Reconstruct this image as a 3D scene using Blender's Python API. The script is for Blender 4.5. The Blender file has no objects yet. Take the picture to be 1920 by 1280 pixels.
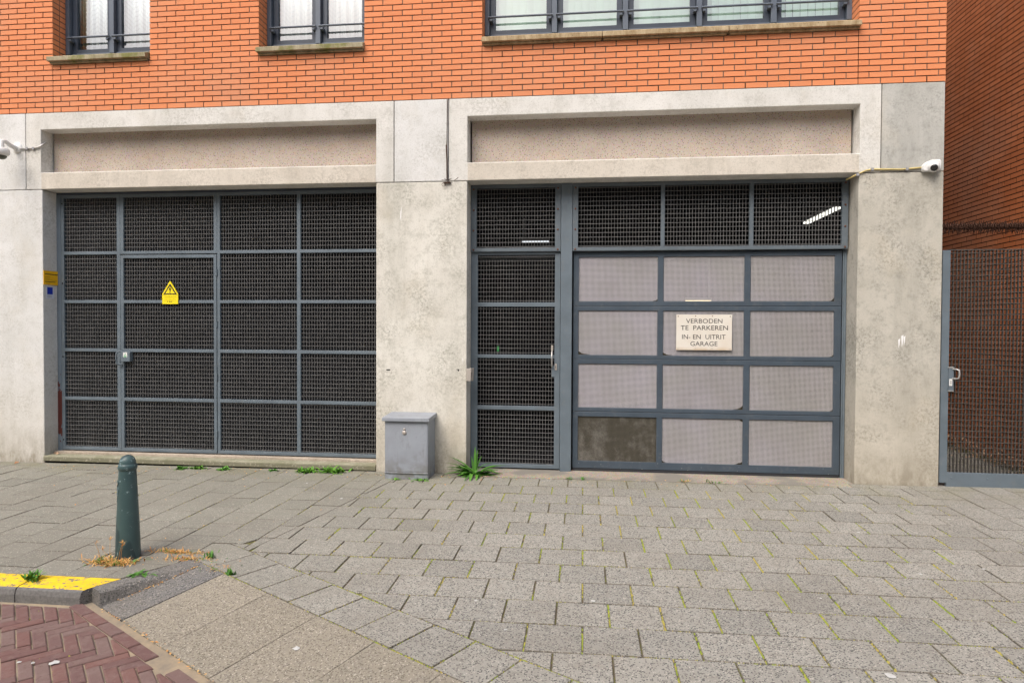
import bpy, math, random
from mathutils import Matrix, Vector
random.seed(7)
R = math.radians
S = bpy.context.scene
COL = S.collection

# ------------------------------------------------------------------ camera
CAM_P = (0.0, -7.046, 1.578)
def cam_axes(yaw, pitch, roll):
    cy, sy = math.cos(yaw), math.sin(yaw)
    r = Vector((cy, sy, 0)); fw = Vector((-sy, cy, 0)); u = Vector((0, 0, 1))
    cp, sp = math.cos(pitch), math.sin(pitch)
    f2 = cp*fw + sp*u; u2 = cp*u - sp*fw
    cr, sr = math.cos(roll), math.sin(roll)
    return cr*r + sr*u2, cr*u2 - sr*r, f2
ar, au, af = cam_axes(0.1121, -0.0189, 0.0050)
cd = bpy.data.cameras.new('camera'); cam = bpy.data.objects.new('camera', cd); COL.objects.link(cam)
cd.sensor_width = 36; cd.lens = 1230.6/1920*36; cd.clip_start = 0.05; cd.clip_end = 2000
m = Matrix((ar, au, -af)).transposed().to_4x4(); m.translation = Vector(CAM_P); cam.matrix_world = m
S.camera = cam

# ------------------------------------------------------------------ light
SUN_EL, SUN_AZ = 52, 205         # degrees; azimuth of the sun measured clockwise from +Y
w = bpy.data.worlds.new('World'); S.world = w; w.use_nodes = True
wn = w.node_tree; bg = wn.nodes['Background']
sky = wn.nodes.new('ShaderNodeTexSky'); sky.sky_type = 'NISHITA'; sky.sun_disc = False
sky.sun_elevation = R(SUN_EL); sky.sun_rotation = R(SUN_AZ); sky.air_density = 1.0; sky.dust_density = 6.0; sky.ozone_density = 1.0
hs = wn.nodes.new('ShaderNodeHueSaturation'); hs.inputs['Saturation'].default_value = 0.80
wn.links.new(sky.outputs[0], hs.inputs['Color']); wn.links.new(hs.outputs[0], bg.inputs[0]); bg.inputs[1].default_value = 0.15
sd = bpy.data.lights.new('sun', 'SUN'); sd.energy = 0.9; sd.angle = R(38); sd.color = (1.0, 0.985, 0.96)
so = bpy.data.objects.new('sun', sd); COL.objects.link(so)
el, az = R(SUN_EL), R(SUN_AZ)
sdir = Vector((math.sin(az)*math.cos(el), math.cos(az)*math.cos(el), math.sin(el)))
so.rotation_euler = sdir.to_track_quat('Z', 'Y').to_euler(); so.location = sdir*30
S.view_settings.view_transform = 'Standard'; S.view_settings.look = 'None'
S.view_settings.exposure = 0.70; S.view_settings.gamma = 1
S.render.engine = 'CYCLES'

# ------------------------------------------------------------------ materials
class NT:
    def __init__(s, name, rough=0.8, spec=0.3, metal=0.0):
        s.m = bpy.data.materials.new(name); s.m.use_nodes = True; s.t = s.m.node_tree
        s.b = s.t.nodes['Principled BSDF']; s.b.inputs['Roughness'].default_value = rough
        s.b.inputs['Specular IOR Level'].default_value = spec; s.b.inputs['Metallic'].default_value = metal
        g = s.t.nodes.new('ShaderNodeNewGeometry'); s.pos = g.outputs['Position']; s.geo = g
    def n(s, typ, **kw):
        x = s.t.nodes.new(typ)
        for k, v in kw.items():
            setattr(x, k, v)
        return x
    def set(s, sock, v):
        if isinstance(v, bpy.types.NodeSocket): s.t.links.new(v, sock)
        elif isinstance(v, (tuple, list)): sock.default_value = (*v, 1) if len(v) == 3 and sock.type == 'RGBA' else v
        else: sock.default_value = v
    def scl(s, v):
        x = s.n('ShaderNodeVectorMath', operation='MULTIPLY'); s.set(x.inputs[0], s.pos); x.inputs[1].default_value = v; return x.outputs[0]
    def noise(s, scale, detail=3, rough=0.55, vec=None, dist=0.0):
        x = s.n('ShaderNodeTexNoise'); s.set(x.inputs['Vector'], vec if vec is not None else s.pos)
        x.inputs['Scale'].default_value = scale; x.inputs['Detail'].default_value = detail
        x.inputs['Roughness'].default_value = rough; x.inputs['Distortion'].default_value = dist; return x.outputs[0]
    def voro(s, scale, vec=None, feat='F1'):
        x = s.n('ShaderNodeTexVoronoi', feature=feat); s.set(x.inputs['Vector'], vec if vec is not None else s.pos)
        x.inputs['Scale'].default_value = scale; return x
    def ramp(s, f, a, b):
        x = s.n('ShaderNodeMapRange'); s.set(x.inputs[0], f); x.inputs[1].default_value = a; x.inputs[2].default_value = b; return x.outputs[0]
    def mix(s, f, a, b, mode='MIX'):
        x = s.n('ShaderNodeMix', data_type='RGBA', blend_type=mode); s.set(x.inputs[0], f)
        s.set(x.inputs[6], a); s.set(x.inputs[7], b); return x.outputs[2]
    def math(s, op, a, b=0.0):
        x = s.n('ShaderNodeMath', operation=op); s.set(x.inputs[0], a); s.set(x.inputs[1], b); return x.outputs[0]
    def attr(s, name):
        x = s.n('ShaderNodeAttribute'); x.attribute_name = name; return x.outputs['Fac']
    def sep(s):
        x = s.n('ShaderNodeSeparateXYZ'); s.set(x.inputs[0], s.pos); return x.outputs
    def bump(s, h, st=0.3, d=0.01):
        x = s.n('ShaderNodeBump'); x.inputs['Strength'].default_value = st; x.inputs['Distance'].default_value = d
        s.set(x.inputs['Height'], h); s.set(s.b.inputs['Normal'], x.outputs[0])
    def col(s, c): s.set(s.b.inputs['Base Color'], c); return s
    def rough(s, c): s.set(s.b.inputs['Roughness'], c); return s

def plain(name, c, rough=0.5, spec=0.4, metal=0.0, var=0.12, scale=6):
    t = NT(name, rough, spec, metal)
    f = t.noise(scale, 4); d = tuple(x*(1-var*2) for x in c)
    t.col(t.mix(t.ramp(f, .35, .7), c, d)); return t.m

def m_brick(name, c1, c2, c3):
    t = NT(name, 0.75, 0.25); a = t.attr('tone')
    c = t.mix(t.ramp(a, 0, .5), c1, c2); c = t.mix(t.ramp(a, .5, 1), c, c3)
    n = t.noise(60, 4, .7); c = t.mix(t.ramp(n, .3, .8), c, t.mix(0.86, (0, 0, 0), c)) 
    big = t.noise(1.1, 4); c = t.mix(t.math('MULTIPLY', t.ramp(big, .45, .72), .28), c, (.45, .30, .22))
    t.col(c); t.bump(t.noise(180, 3), .25, .002); return t.m
M = {}
M['brick'] = m_brick('orange brick', (.72, .262, .115), (.74, .273, .120), (.69, .246, .107))
M['brick2'] = m_brick('shaded brick', (.53, .165, .060), (.47, .142, .050), (.57, .182, .068))  # the facade brick again, with the alley's shade put into its colour
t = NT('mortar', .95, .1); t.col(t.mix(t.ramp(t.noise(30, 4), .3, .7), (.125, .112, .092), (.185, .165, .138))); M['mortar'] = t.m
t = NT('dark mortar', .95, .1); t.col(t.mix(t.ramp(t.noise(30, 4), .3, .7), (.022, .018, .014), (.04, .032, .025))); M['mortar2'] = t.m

def m_conc(name, light, mid, dark, stain=1.0, foot=True, pits=1.0):
    t = NT(name, .9, .15)
    big = t.noise(1.3, 6, .6, dist=.4); c = t.mix(t.ramp(big, .38, .66), light, mid)
    st = t.noise(1.0, 6, .7, vec=t.scl((2.6, 2.6, .5))); c = t.mix(t.math('MULTIPLY', t.ramp(st, .5, .78), .55*stain), c, dark)
    me = t.noise(9, 5, .75); c = t.mix(t.math('MULTIPLY', t.ramp(me, .50, .68), .42*stain), c, dark)
    pa = t.math('MULTIPLY', t.ramp(t.noise(2.4, 5, .65), .44, .62), t.ramp(t.noise(34, 5, .8), .46, .60)); c = t.mix(t.math('MULTIPLY', pa, .78*stain), c, dark)
    ochre = t.noise(1.9, 4, .6, vec=t.scl((1.0, 1.0, .8))); c = t.mix(t.math('MULTIPLY', t.ramp(ochre, .55, .75), .30*stain), c, (.52, .46, .35))
    fi = t.noise(70, 3, .7); c = t.mix(t.math('MULTIPLY', t.ramp(fi, .54, .70), .40*pits), c, (.24, .23, .20))
    v = t.voro(26); sp = t.math('LESS_THAN', v.outputs['Distance'], .075)
    c = t.mix(t.math('MULTIPLY', sp, .55*pits), c, (.16, .15, .13))
    if foot:
        z = t.sep()[2]; f = t.ramp(z, .42, -.02); fn = t.noise(7, 6, .75, vec=t.scl((1, 1, .45)))
        f2 = t.math('MULTIPLY', f, t.ramp(fn, .34, .60)); c = t.mix(t.math('MULTIPLY', f2, .95), c, (.13, .12, .095))
        y = t.ramp(z, 1.3, .1); c = t.mix(t.math('MULTIPLY', y, .30), c, (.54, .46, .34))
    t.col(c); t.bump(t.math('ADD', t.noise(45, 5, .7), t.math('MULTIPLY', sp, -.6)), .35, .004); return t.m
M['conc_l'] = m_conc('pale concrete', (.69, .692, .685), (.61, .612, .595), (.38, .375, .34), .75)
M['conc_m'] = m_conc('blotchy concrete', (.70, .685, .63), (.57, .55, .495), (.33, .325, .275), 1.1, pits=1.1)
M['conc_r'] = m_conc('grey concrete', (.54, .515, .455), (.44, .42, .365), (.225, .22, .19), 1.1, pits=.9)
M['conc_top'] = m_conc('lintel concrete', (.705, .695, .665), (.615, .605, .57), (.38, .37, .33), .85, foot=False)
M['conc_low'] = m_conc('lintel lower concrete', (.63, .585, .515), (.565, .52, .45), (.35, .32, .27), .9, foot=False)
M['conc_rt'] = m_conc('corner block concrete', (.50, .495, .465), (.43, .425, .395), (.24, .24, .22), 1.15, foot=False)
t = NT('exposed aggregate', .95, .1)
c = t.mix(t.ramp(t.noise(2.0, 5, .6), .35, .65), (.495, .430, .355), (.395, .340, .28))
v = t.voro(95); c = t.mix(t.math('MULTIPLY', t.math('LESS_THAN', v.outputs['Distance'], .38), .62), c, t.mix(.55, v.outputs['Color'], (.45, .38, .3)))
v2 = t.voro(46); c = t.mix(t.math('MULTIPLY', t.math('LESS_THAN', v2.outputs['Distance'], .22), .8), c, (.10, .08, .06))
c = t.mix(t.math('MULTIPLY', t.ramp(t.noise(3, 5, .7, vec=t.scl((.6, 1, 2.2))), .52, .72), .35), c, (.50, .36, .24))
t.col(c); t.bump(t.noise(90, 3), .5, .004); M['aggr'] = t.m

def m_steel(name, c, rough=.42, dirt=.3, speck=0.0):
    t = NT(name, rough, .45)
    n = t.noise(4, 5, .6); k = t.mix(t.ramp(n, .35, .7), c, tuple(x*.78 for x in c))
    d = t.noise(13, 6, .75); k = t.mix(t.math('MULTIPLY', t.ramp(d, .55, .75), dirt), k, (.22, .21, .19))
    if speck:
        v = t.voro(24); z = t.sep()[2]
        k = t.mix(t.math('MULTIPLY', t.math('LESS_THAN', v.outputs['Distance'], .07), t.ramp(z, .5, .0)), k, (.5, .5, .48))
    t.col(k); t.rough(t.ramp(d, .2, .9)); t.b.inputs['Roughness'].default_value = rough
    r = t.n('ShaderNodeMapRange'); t.set(r.inputs[0], d); r.inputs[3].default_value = rough-.08; r.inputs[4].default_value = rough+.2
    t.rough(r.outputs[0]); return t.m
M['steel'] = m_steel('blue grey painted steel', (.135, .170, .200))
M['steel_t'] = m_steel('transom painted steel', (.120, .148, .172), dirt=.4)
M['door'] = m_steel('dark blue grey door frame', (.060, .082, .108), .4, .25, 1)
M['galv'] = m_steel('grating steel', (.165, .165, .165), .55, .35)
M['galv2'] = m_steel('gate grating steel', (.085, .078, .070), .55, .35)
M['rubber'] = plain('rubber seal', (.035, .037, .042), .7, .3)
M['black'] = plain('black void', (.012, .012, .012), .9, .05)
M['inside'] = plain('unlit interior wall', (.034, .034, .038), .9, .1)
M['inside2'] = plain('opposite pale render', (.36, .34, .30), .9, .1)
M['roof'] = plain('opposite roof edge', (.20, .20, .20), .8, .2)
M['frame'] = m_steel('window frame paint', (.10, .125, .165), .38, .12)
M['sash'] = m_steel('dark sash paint', (.045, .060, .088), .35, .1)
t = NT('red primer patch', .7, .3); z = t.sep()[2]
f = t.math('ADD', t.noise(7, 4, .7, vec=t.scl((1, 1, .5))), t.math('MULTIPLY', t.math('ABSOLUTE', t.math('SUBTRACT', z, .66)), -.55))
c = t.mix(t.math('GREATER_THAN', f, .36), (.155, .195, .235), (.105, .028, .022)); t.col(c); M['primer'] = t.m
t = NT('perforated infill', .55, .35)
c = t.mix(t.ramp(t.noise(2.2, 3), .35, .65), (.50, .475, .515), (.45, .435, .435)); x_ = t.sep()[0]
c = t.mix(t.math('MULTIPLY', t.ramp(x_, 1.2, 2.6), .5), c, (.40, .385, .36)); c = t.mix(t.math('MULTIPLY', t.ramp(t.noise(1.6, 5, .7, vec=t.scl((1, 1, .5))), .42, .7), .35), c, (.30, .28, .27)); t.col(c); M['perf'] = t.m
t = NT('stained perforated infill', .5, .35)
c = t.mix(t.ramp(t.noise(5, 7, .78, vec=t.scl((1, 1, .8))), .46, .80), (.095, .086, .066), (.36, .34, .31)); t.col(c); M['perfd'] = t.m
M['grime'] = plain('corner grime', (.045, .038, .026), .95, .05)
t = NT('mossy sill', .95, .1)
c = t.mix(t.ramp(t.noise(12, 6, .7, vec=t.scl((1, 1, .35))), .35, .65), (.42, .37, .26), (.22, .19, .12))
c = t.mix(t.math('MULTIPLY', t.ramp(t.noise(3, 5, .7), .50, .6), .7), c, (.15, .16, .035)); t.col(c); t.bump(t.noise(60, 4), .5, .005); M['sillg'] = t.m
t = NT('ochre sill', .95, .1)
c = t.mix(t.ramp(t.noise(14, 6, .75, vec=t.scl((1, 1, .3))), .35, .65), (.50, .40, .26), (.27, .19, .10))
c = t.mix(t.math('MULTIPLY', t.ramp(t.noise(45, 4, .8), .6, .66), .8), c, (.05, .04, .03)); t.col(c); t.bump(t.noise(60, 4), .5, .005); M['sillo'] = t.m

def tilemat(name, base, base2, specks, spdens, big, blend=None):
    t = NT(name, .92, .15); a = t.attr('tone')
    c = t.mix(a, base, base2)
    if blend:
        q = t.sep(); fx = t.math('ADD', t.math('SUBTRACT', q[0], t.math('MULTIPLY', q[1], .35)), t.math('MULTIPLY', t.noise(1.2, 4), 2.2))
        bl = t.ramp(fx, 1.1, -1.0); c = t.mix(bl, c, t.mix(a, *blend))
    v = t.voro(125); rnd = t.n('ShaderNodeSeparateColor'); t.set(rnd.inputs[0], v.outputs['Color'])
    sp = t.math('MULTIPLY', t.math('LESS_THAN', rnd.outputs[0], spdens), t.math('LESS_THAN', v.outputs['Distance'], .55))
    if blend: sp = t.math('MULTIPLY', sp, t.math('SUBTRACT', 1.0, t.math('MULTIPLY', bl, .75)))
    c = t.mix(t.math('MULTIPLY', sp, .85), c, specks)
    sp2 = t.math('MULTIPLY', t.math('GREATER_THAN', rnd.outputs[1], .86), t.math('LESS_THAN', v.outputs['Distance'], .5))
    c = t.mix(t.math('MULTIPLY', sp2, .5), c, (.62, .57, .50))
    d = t.noise(.9, 6, .65); c = t.mix(t.math('MULTIPLY', t.ramp(d, .45, .72), big), c, (.19, .17, .14))
    d2 = t.noise(16, 5, .7); c = t.mix(t.math('MULTIPLY', t.ramp(d2, .48, .70), .42), c, (.20, .18, .155))
    y = t.sep()[1]; g = t.math('MULTIPLY', t.ramp(y, -.75, -.1), t.ramp(t.noise(3, 4), .40, .62)); c = t.mix(t.math('MULTIPLY', g, .45), c, (.20, .19, .115))
    t.col(c); t.bump(t.noise(220, 3, .7), .45, .003); return t.m
M['tile'] = tilemat('speckled concrete tile', (.330, .320, .284), (.265, .259, .232), (.055, .055, .058), .36, .38, ((.250, .245, .208), (.214, .210, .178)))
M['edge'] = tilemat('worn dirty tile edge', (.185, .168, .138), (.15, .136, .112), (.05, .05, .045), .3, .3)
M['slab'] = tilemat('exposed gravel slab', (.30, .27, .215), (.265, .24, .19), (.12, .105, .085), .38, .25)
M['kerb'] = tilemat('dark granite kerb', (.185, .182, .175), (.14, .137, .132), (.05, .05, .05), .40, .35)
t = NT('yellow kerb paint', .85, .25)
f = t.math('GREATER_THAN', t.noise(26, 6, .78), .44); y = t.sep()[1]
k = t.mix(t.ramp(t.noise(60, 4), .3, .7), (.20, .195, .185), (.13, .125, .12)); c = t.mix(f, k, t.mix(t.ramp(t.noise(9, 4), .3, .7), (.86, .60, .03), (.72, .47, .02)))
c = t.mix(t.math('LESS_THAN', y, -3.300), c, k); t.col(c); t.bump(t.noise(120, 3), .4, .003); M['yellow'] = t.m
t = NT('jointing sand', .98, .05)
c = t.mix(t.ramp(t.noise(6, 5, .7), .35, .6), (.085, .072, .050), (.155, .125, .08))
c = t.mix(t.math('MULTIPLY', t.ramp(t.noise(2.3, 5, .7), .46, .56), t.ramp(t.noise(25, 3), .42, .56)), c, (.17, .20, .04)); t.col(c); M['sand'] = t.m
t = NT('clinker paver', .85, .2); a = t.attr('tone')
c = t.mix(t.ramp(a, 0, .5), (.185, .100, .087), (.150, .088, .082)); c = t.mix(t.ramp(a, .5, 1), c, (.185, .128, .115))
c = t.mix(t.math('MULTIPLY', t.ramp(t.noise(14, 6, .75), .48, .72), .5), c, (.25, .19, .17)); c = t.mix(t.math('MULTIPLY', t.ramp(t.noise(40, 4, .7), .58, .7), .6), c, (.09, .05, .045))
t.col(c); t.bump(t.noise(60, 5, .7), .6, .004); M['clinker'] = t.m
t = NT('road sand', .98, .05); t.col(t.mix(t.ramp(t.noise(8, 5, .7), .35, .65), (.24, .205, .16), (.36, .29, .20))); M['rsand'] = t.m
t = NT('mossy step', .95, .1)
c = t.mix(t.ramp(t.noise(4, 6, .7), .35, .62), (.33, .315, .24), (.235, .23, .155)); z = t.sep()[2]
c = t.mix(t.math('MULTIPLY', t.math('LESS_THAN', z, .045), .55), c, (.13, .125, .085)); c = t.mix(t.math('MULTIPLY', t.ramp(t.noise(40, 4), .58, .66), .5), c, (.5, .46, .38))
t.col(c); t.bump(t.noise(70, 4), .5, .004); M['step'] = t.m
M['strip'] = m_conc('pinkish threshold', (.48, .41, .34), (.42, .35, .28), (.26, .22, .17), 1, foot=False)
t = NT('threshold gravel', .95, .1); v = t.voro(110)
c = t.mix(.55, v.outputs['Color'], (.40, .31, .20)); c = t.mix(.55, c, (.21, .175, .125)); c = t.mix(t.ramp(t.noise(1.7, 4), .47, .56), c, (.215, .20, .175)); t.col(c); M['thr'] = t.m
def leafm(name, c, c2):
    t = NT(name, .6, .3); a = t.attr('tone'); t.col(t.mix(a, c, c2))
    return t.m
M['leaf'] = leafm('fresh weed leaf', (.050, .150, .022), (.11, .29, .035))
M['leafb'] = leafm('bright clover leaf', (.14, .33, .03), (.09, .24, .03))
M['dry'] = leafm('dry straw', (.55, .24, .06), (.62, .42, .16))
M['dleaf'] = leafm('dead leaf', (.30, .13, .05), (.48, .33, .22))
M['moss'] = leafm('joint moss', (.22, .33, .02), (.42, .33, .08))
t = NT('bollard paint', .42, .4)
c = t.mix(t.ramp(t.noise(5, 4), .35, .7), (.058, .105, .108), (.042, .080, .084))
f = t.math('MULTIPLY', t.ramp(t.noise(24, 6, .75), .60, .63), t.ramp(t.noise(5.5, 3, vec=t.scl((1, 1, .8))), .48, .54)); c = t.mix(f, c, (.33, .44, .46))
f = t.ramp(t.noise(4.5, 2, vec=t.scl((1.4, 1.4, .45))), .50, .515); c = t.mix(t.math('MULTIPLY', f, .55), c, (.012, .026, .034))
t.col(c); t.bump(t.noise(50, 3), .15, .002); M['bollard'] = t.m
t = NT('cabinet paint', .5, .4)
c = t.mix(t.ramp(t.noise(3, 5, .6), .3, .7), (.31, .34, .385), (.245, .262, .295)); c = t.mix(t.math('MULTIPLY', t.ramp(t.noise(9, 6, .75, vec=t.scl((1, 1, .4))), .55, .70), .5), c, (.14, .13, .125))
z = t.sep()[2]; c = t.mix(t.math('MULTIPLY', t.ramp(z, .25, .0), t.ramp(t.noise(12, 5), .35, .6)), c, (.17, .165, .155)); t.col(c); M['cab'] = t.m
M['white'] = plain('white plastic', (.74, .74, .73), .4, .4, var=.05)
M['lens'] = plain('black lens', (.02, .02, .022), .12, .6)
M['gdome'] = plain('smoked dome', (.09, .095, .07), .15, .6)
M['grey'] = plain('grey plastic', (.33, .33, .34), .5)
M['silver'] = plain('brushed aluminium', (.50, .49, .47), .35, .5, .6, var=.08)
M['plate'] = plain('warm steel plate', (.46, .42, .38), .4, .5, .25, var=.08)
M['ycable'] = plain('yellow cable', (.62, .50, .20), .5)
M['rust'] = plain('rusty iron', (.075, .036, .024), .9, .2, var=.25, scale=40)
M['rustb'] = plain('rusty bolt', (.17, .085, .06), .8, .2, var=.2, scale=60)
M['ysign'] = plain('signal yellow', (.86, .70, .02), .4, .4, var=.03)
M['ysign2'] = plain('faded label yellow', (.70, .56, .01), .4, .4, var=.06)
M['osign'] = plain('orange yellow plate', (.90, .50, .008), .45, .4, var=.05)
M['otext'] = plain('worn print', (.33, .16, .01), .6)
M['ink'] = plain('black ink', (.015, .013, .013), .6)
M['blue'] = plain('royal blue print', (.01, .035, .42), .5, var=.05)
M['stick'] = plain('white sticker', (.62, .66, .76), .5, var=.05)
M['green'] = plain('green print', (.02, .36, .12), .5, var=.05)
t = NT('cream sign enamel', .35, .45)
c = t.mix(t.ramp(t.noise(5, 5), .4, .7), (.70, .665, .60), (.66, .60, .52)); z = t.sep()[2]
c = t.mix(t.math('MULTIPLY', t.ramp(z, 1.40, 1.36), t.ramp(t.noise(9, 4), .3, .6)), c, (.58, .46, .33)); t.col(c); M['enamel'] = t.m
def glow(name, c, st):
    t = NT(name); t.col((0, 0, 0)); t.set(t.b.inputs['Emission Color'], c); t.b.inputs['Emission Strength'].default_value = st; return t.m
M['tube'] = glow('lit fluorescent tube', (1, .98, .88), 1.15)
M['tubey'] = glow('warm lamp', (1, .80, .42), 1.4)
M['tubew'] = glow('thin lit strip', (.9, .95, 1), .8)
M['gglow'] = glow('green exit glow', (.05, .8, .15), .9)
t = NT('lace curtain', .9, .1)
u = t.sep(); zz = t.math('ABSOLUTE', t.math('SUBTRACT', t.math('FRACT', t.math('MULTIPLY', u[0], 5.5)), .5))
st = t.math('FRACT', t.math('MULTIPLY', t.math('ADD', t.math('MULTIPLY', zz, .20), u[2]), 18))
f = t.math('MULTIPLY', t.math('LESS_THAN', st, .22), .30); c = t.mix(f, (.90, .95, 1.0), (.38, .43, .46)); c = t.mix(t.math('MULTIPLY', t.ramp(t.noise(60, 3), .5, .7), .18), c, (.4, .42, .42)); t.col(c)
M['lace'] = t.m
M['slat'] = plain('pale green blind', (.56, .72, .62), .8, .2, var=.05)
M['dcurt'] = plain('beige side curtain', (.35, .33, .25), .9, .1, var=.12, scale=30)
t = NT('window glass'); t.t.nodes.remove(t.b); o = t.t.nodes['Material Output']
gl = t.n('ShaderNodeBsdfGlossy'); gl.inputs['Roughness'].default_value = .01; tr = t.n('ShaderNodeBsdfTransparent'); tr.inputs[0].default_value = (.90, .95, .93, 1)
lw = t.n('ShaderNodeLayerWeight'); lw.inputs[0].default_value = .5
f = t.math('ADD', t.math('MULTIPLY', t.math('POWER', lw.outputs[1], 3), .5), .26); ms = t.n('ShaderNodeMixShader'); t.set(ms.inputs[0], f)
t.t.links.new(tr.outputs[0], ms.inputs[1]); t.t.links.new(gl.outputs[0], ms.inputs[2]); t.t.links.new(ms.outputs[0], o.inputs[0]); M['glass'] = t.m
M['dropping'] = plain('dried white spot', (.55, .55, .53), .8, .1, var=.1, scale=60)
M['scratch'] = plain('white paint scrape', (.80, .80, .80), .8, .1, var=.02)

# ------------------------------------------------------------------ mesh helpers
class MB:
    def __init__(s): s.v = []; s.f = []; s.mi = []; s.tone = []; s.sm = []
    def add(s, vs, fs, mi=0, tone=None, smooth=False):
        o = len(s.v); s.v += [tuple(v) for v in vs]
        if tone is None: tone = random.random()
        for f in fs: s.f.append([i+o for i in f]); s.mi.append(mi); s.tone.append(tone); s.sm.append(smooth)
        return s
    def box(s, x0, x1, y0, y1, z0, z1, mi=0, tone=None, skip=''):
        v = [(x0,y0,z0),(x1,y0,z0),(x1,y1,z0),(x0,y1,z0),(x0,y0,z1),(x1,y0,z1),(x1,y1,z1),(x0,y1,z1)]
        F = {'b':(0,3,2,1),'t':(4,5,6,7),'f':(0,1,5,4),'k':(2,3,7,6),'r':(1,2,6,5),'l':(3,0,4,7)}
        return s.add(v, [F[k] for k in F if k not in skip], mi, tone)
    def hexa(s, v8, mi=0, tone=None):
        return s.add(v8, [(0,3,2,1),(4,5,6,7),(0,1,5,4),(2,3,7,6),(1,2,6,5),(3,0,4,7)], mi, tone)
    def tube(s, pts, r, n=8, mi=0, tone=None, cap=True):
        pts = [Vector(p) for p in pts]; rs = r if isinstance(r, (list, tuple)) else [r]*len(pts)
        vs = []; prev = None
        for i, p in enumerate(pts):
            d = (pts[min(i+1, len(pts)-1)] - pts[max(i-1, 0)]).normalized()
            a = prev if prev is not None else (Vector((0,0,1)) if abs(d.z) < .9 else Vector((1,0,0)))
            a = (a - d*a.dot(d)).normalized(); b = d.cross(a); prev = a
            for k in range(n):
                q = 2*math.pi*k/n; vs.append(p + (a*math.cos(q)+b*math.sin(q))*rs[i])
        fs = []
        for i in range(len(pts)-1):
            for k in range(n):
                k2 = (k+1) % n; fs.append((i*n+k, i*n+k2, (i+1)*n+k2, (i+1)*n+k))
        s.add(vs, fs, mi, tone, True)
        if cap:
            s.add(vs[:n], [tuple(range(n))[::-1]], mi, tone); s.add(vs[-n:], [tuple(range(n))], mi, tone)
        return s
    def lathe(s, prof, c=(0,0,0), n=32, mi=0, axis=None, tone=.5):
        ax = Vector(axis).normalized() if axis else Vector((0,0,1))
        a = Vector((1,0,0)) if abs(ax.x) < .9 else Vector((0,1,0)); a = (a-ax*a.dot(ax)).normalized(); b = ax.cross(a); c = Vector(c)
        vs = []
        for r, z in prof:
            for k in range(n):
                q = 2*math.pi*k/n; vs.append(c + ax*z + (a*math.cos(q)+b*math.sin(q))*max(r, 1e-5))
        fs = [(i*n+k, i*n+(k+1) % n, (i+1)*n+(k+1) % n, (i+1)*n+k) for i in range(len(prof)-1) for k in range(n)]
        return s.add(vs, fs, mi, tone, True)
    def prism(s, poly, y0, y1, mi=0, tone=None):      # poly in XZ, counter-clockwise seen from -Y
        n = len(poly); vs = [(x, y0, z) for x, z in poly] + [(x, y1, z) for x, z in poly]
        fs = [tuple(range(n)), tuple(range(2*n-1, n-1, -1))] + [((i+1) % n, i, n+i, n+(i+1) % n) for i in range(n)]
        return s.add(vs, fs, mi, tone)
    def build(s, name, mats, parent=None, loc=None, bevel=0, seg=2, solid=0):
        me = bpy.data.meshes.new(name)
        L = Vector(loc) if loc is not None else (Vector(parent['_w']) if parent is not None else None)
        if L is None:
            if s.v:
                xs = [v[0] for v in s.v]; ys = [v[1] for v in s.v]; zs = [v[2] for v in s.v]
                L = Vector(((min(xs)+max(xs))/2, (min(ys)+max(ys))/2, min(zs)))
            else: L = Vector((0,0,0))
        me.from_pydata([(v[0]-L.x, v[1]-L.y, v[2]-L.z) for v in s.v], [], s.f)
        mats = mats if isinstance(mats, (list, tuple)) else [mats]
        for mm in mats: me.materials.append(mm)
        me.polygons.foreach_set('material_index', s.mi); me.polygons.foreach_set('use_smooth', s.sm)
        at = me.attributes.new('tone', 'FLOAT', 'FACE'); at.data.foreach_set('value', s.tone)
        me.update()
        o = bpy.data.objects.new(name, me); COL.objects.link(o)
        if parent is not None:
            o.parent = parent; o.location = L - Vector(parent['_w'])
        else: o.location = L
        W_[o.name] = tuple(L); o['_w'] = tuple(L)
        if bevel:
            b = o.modifiers.new('bevel', 'BEVEL'); b.width = bevel; b.segments = seg; b.limit_method = 'ANGLE'; b.angle_limit = R(40)
        if solid:
            b = o.modifiers.new('solid', 'SOLIDIFY'); b.thickness = solid
        return o
W_ = {}
def tag(o, label=None, cat=None, group=None, kind=None):
    if label: o['label'] = label
    if cat: o['category'] = cat
    if group: o['group'] = group
    if kind: o['kind'] = kind
    return o
def root(name, loc, label, cat, group=None):
    o = bpy.data.objects.new(name, None); COL.objects.link(o); o.location = loc; o['_w'] = tuple(loc); o.empty_display_size = .1
    return tag(o, label, cat, group)
def shell(b, xs, zs, holes, y0, y1, mi=0, tone=.5):
    """solid plate over the grid xs x zs minus hole cells, faces only on the outside"""
    nx, nz = len(xs)-1, len(zs)-1
    full = lambda i, k: 0 <= i < nx and 0 <= k < nz and (i, k) not in holes
    idx = {}; vs = []
    def V(i, k, s_):
        if (i, k, s_) not in idx: idx[(i, k, s_)] = len(vs); vs.append((xs[i], (y0, y1)[s_], zs[k]))
        return idx[(i, k, s_)]
    fs = []
    for i in range(nx):
        for k in range(nz):
            if not full(i, k): continue
            fs.append((V(i,k,0), V(i+1,k,0), V(i+1,k+1,0), V(i,k+1,0))); fs.append((V(i,k,1), V(i,k+1,1), V(i+1,k+1,1), V(i+1,k,1)))
            if not full(i-1, k): fs.append((V(i,k,0), V(i,k+1,0), V(i,k+1,1), V(i,k,1)))
            if not full(i+1, k): fs.append((V(i+1,k,0), V(i+1,k,1), V(i+1,k+1,1), V(i+1,k+1,0)))
            if not full(i, k-1): fs.append((V(i,k,0), V(i,k,1), V(i+1,k,1), V(i+1,k,0)))
            if not full(i, k+1): fs.append((V(i,k+1,0), V(i+1,k+1,0), V(i+1,k+1,1), V(i,k+1,1)))
    b.add(vs, fs, mi, tone); return b
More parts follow.
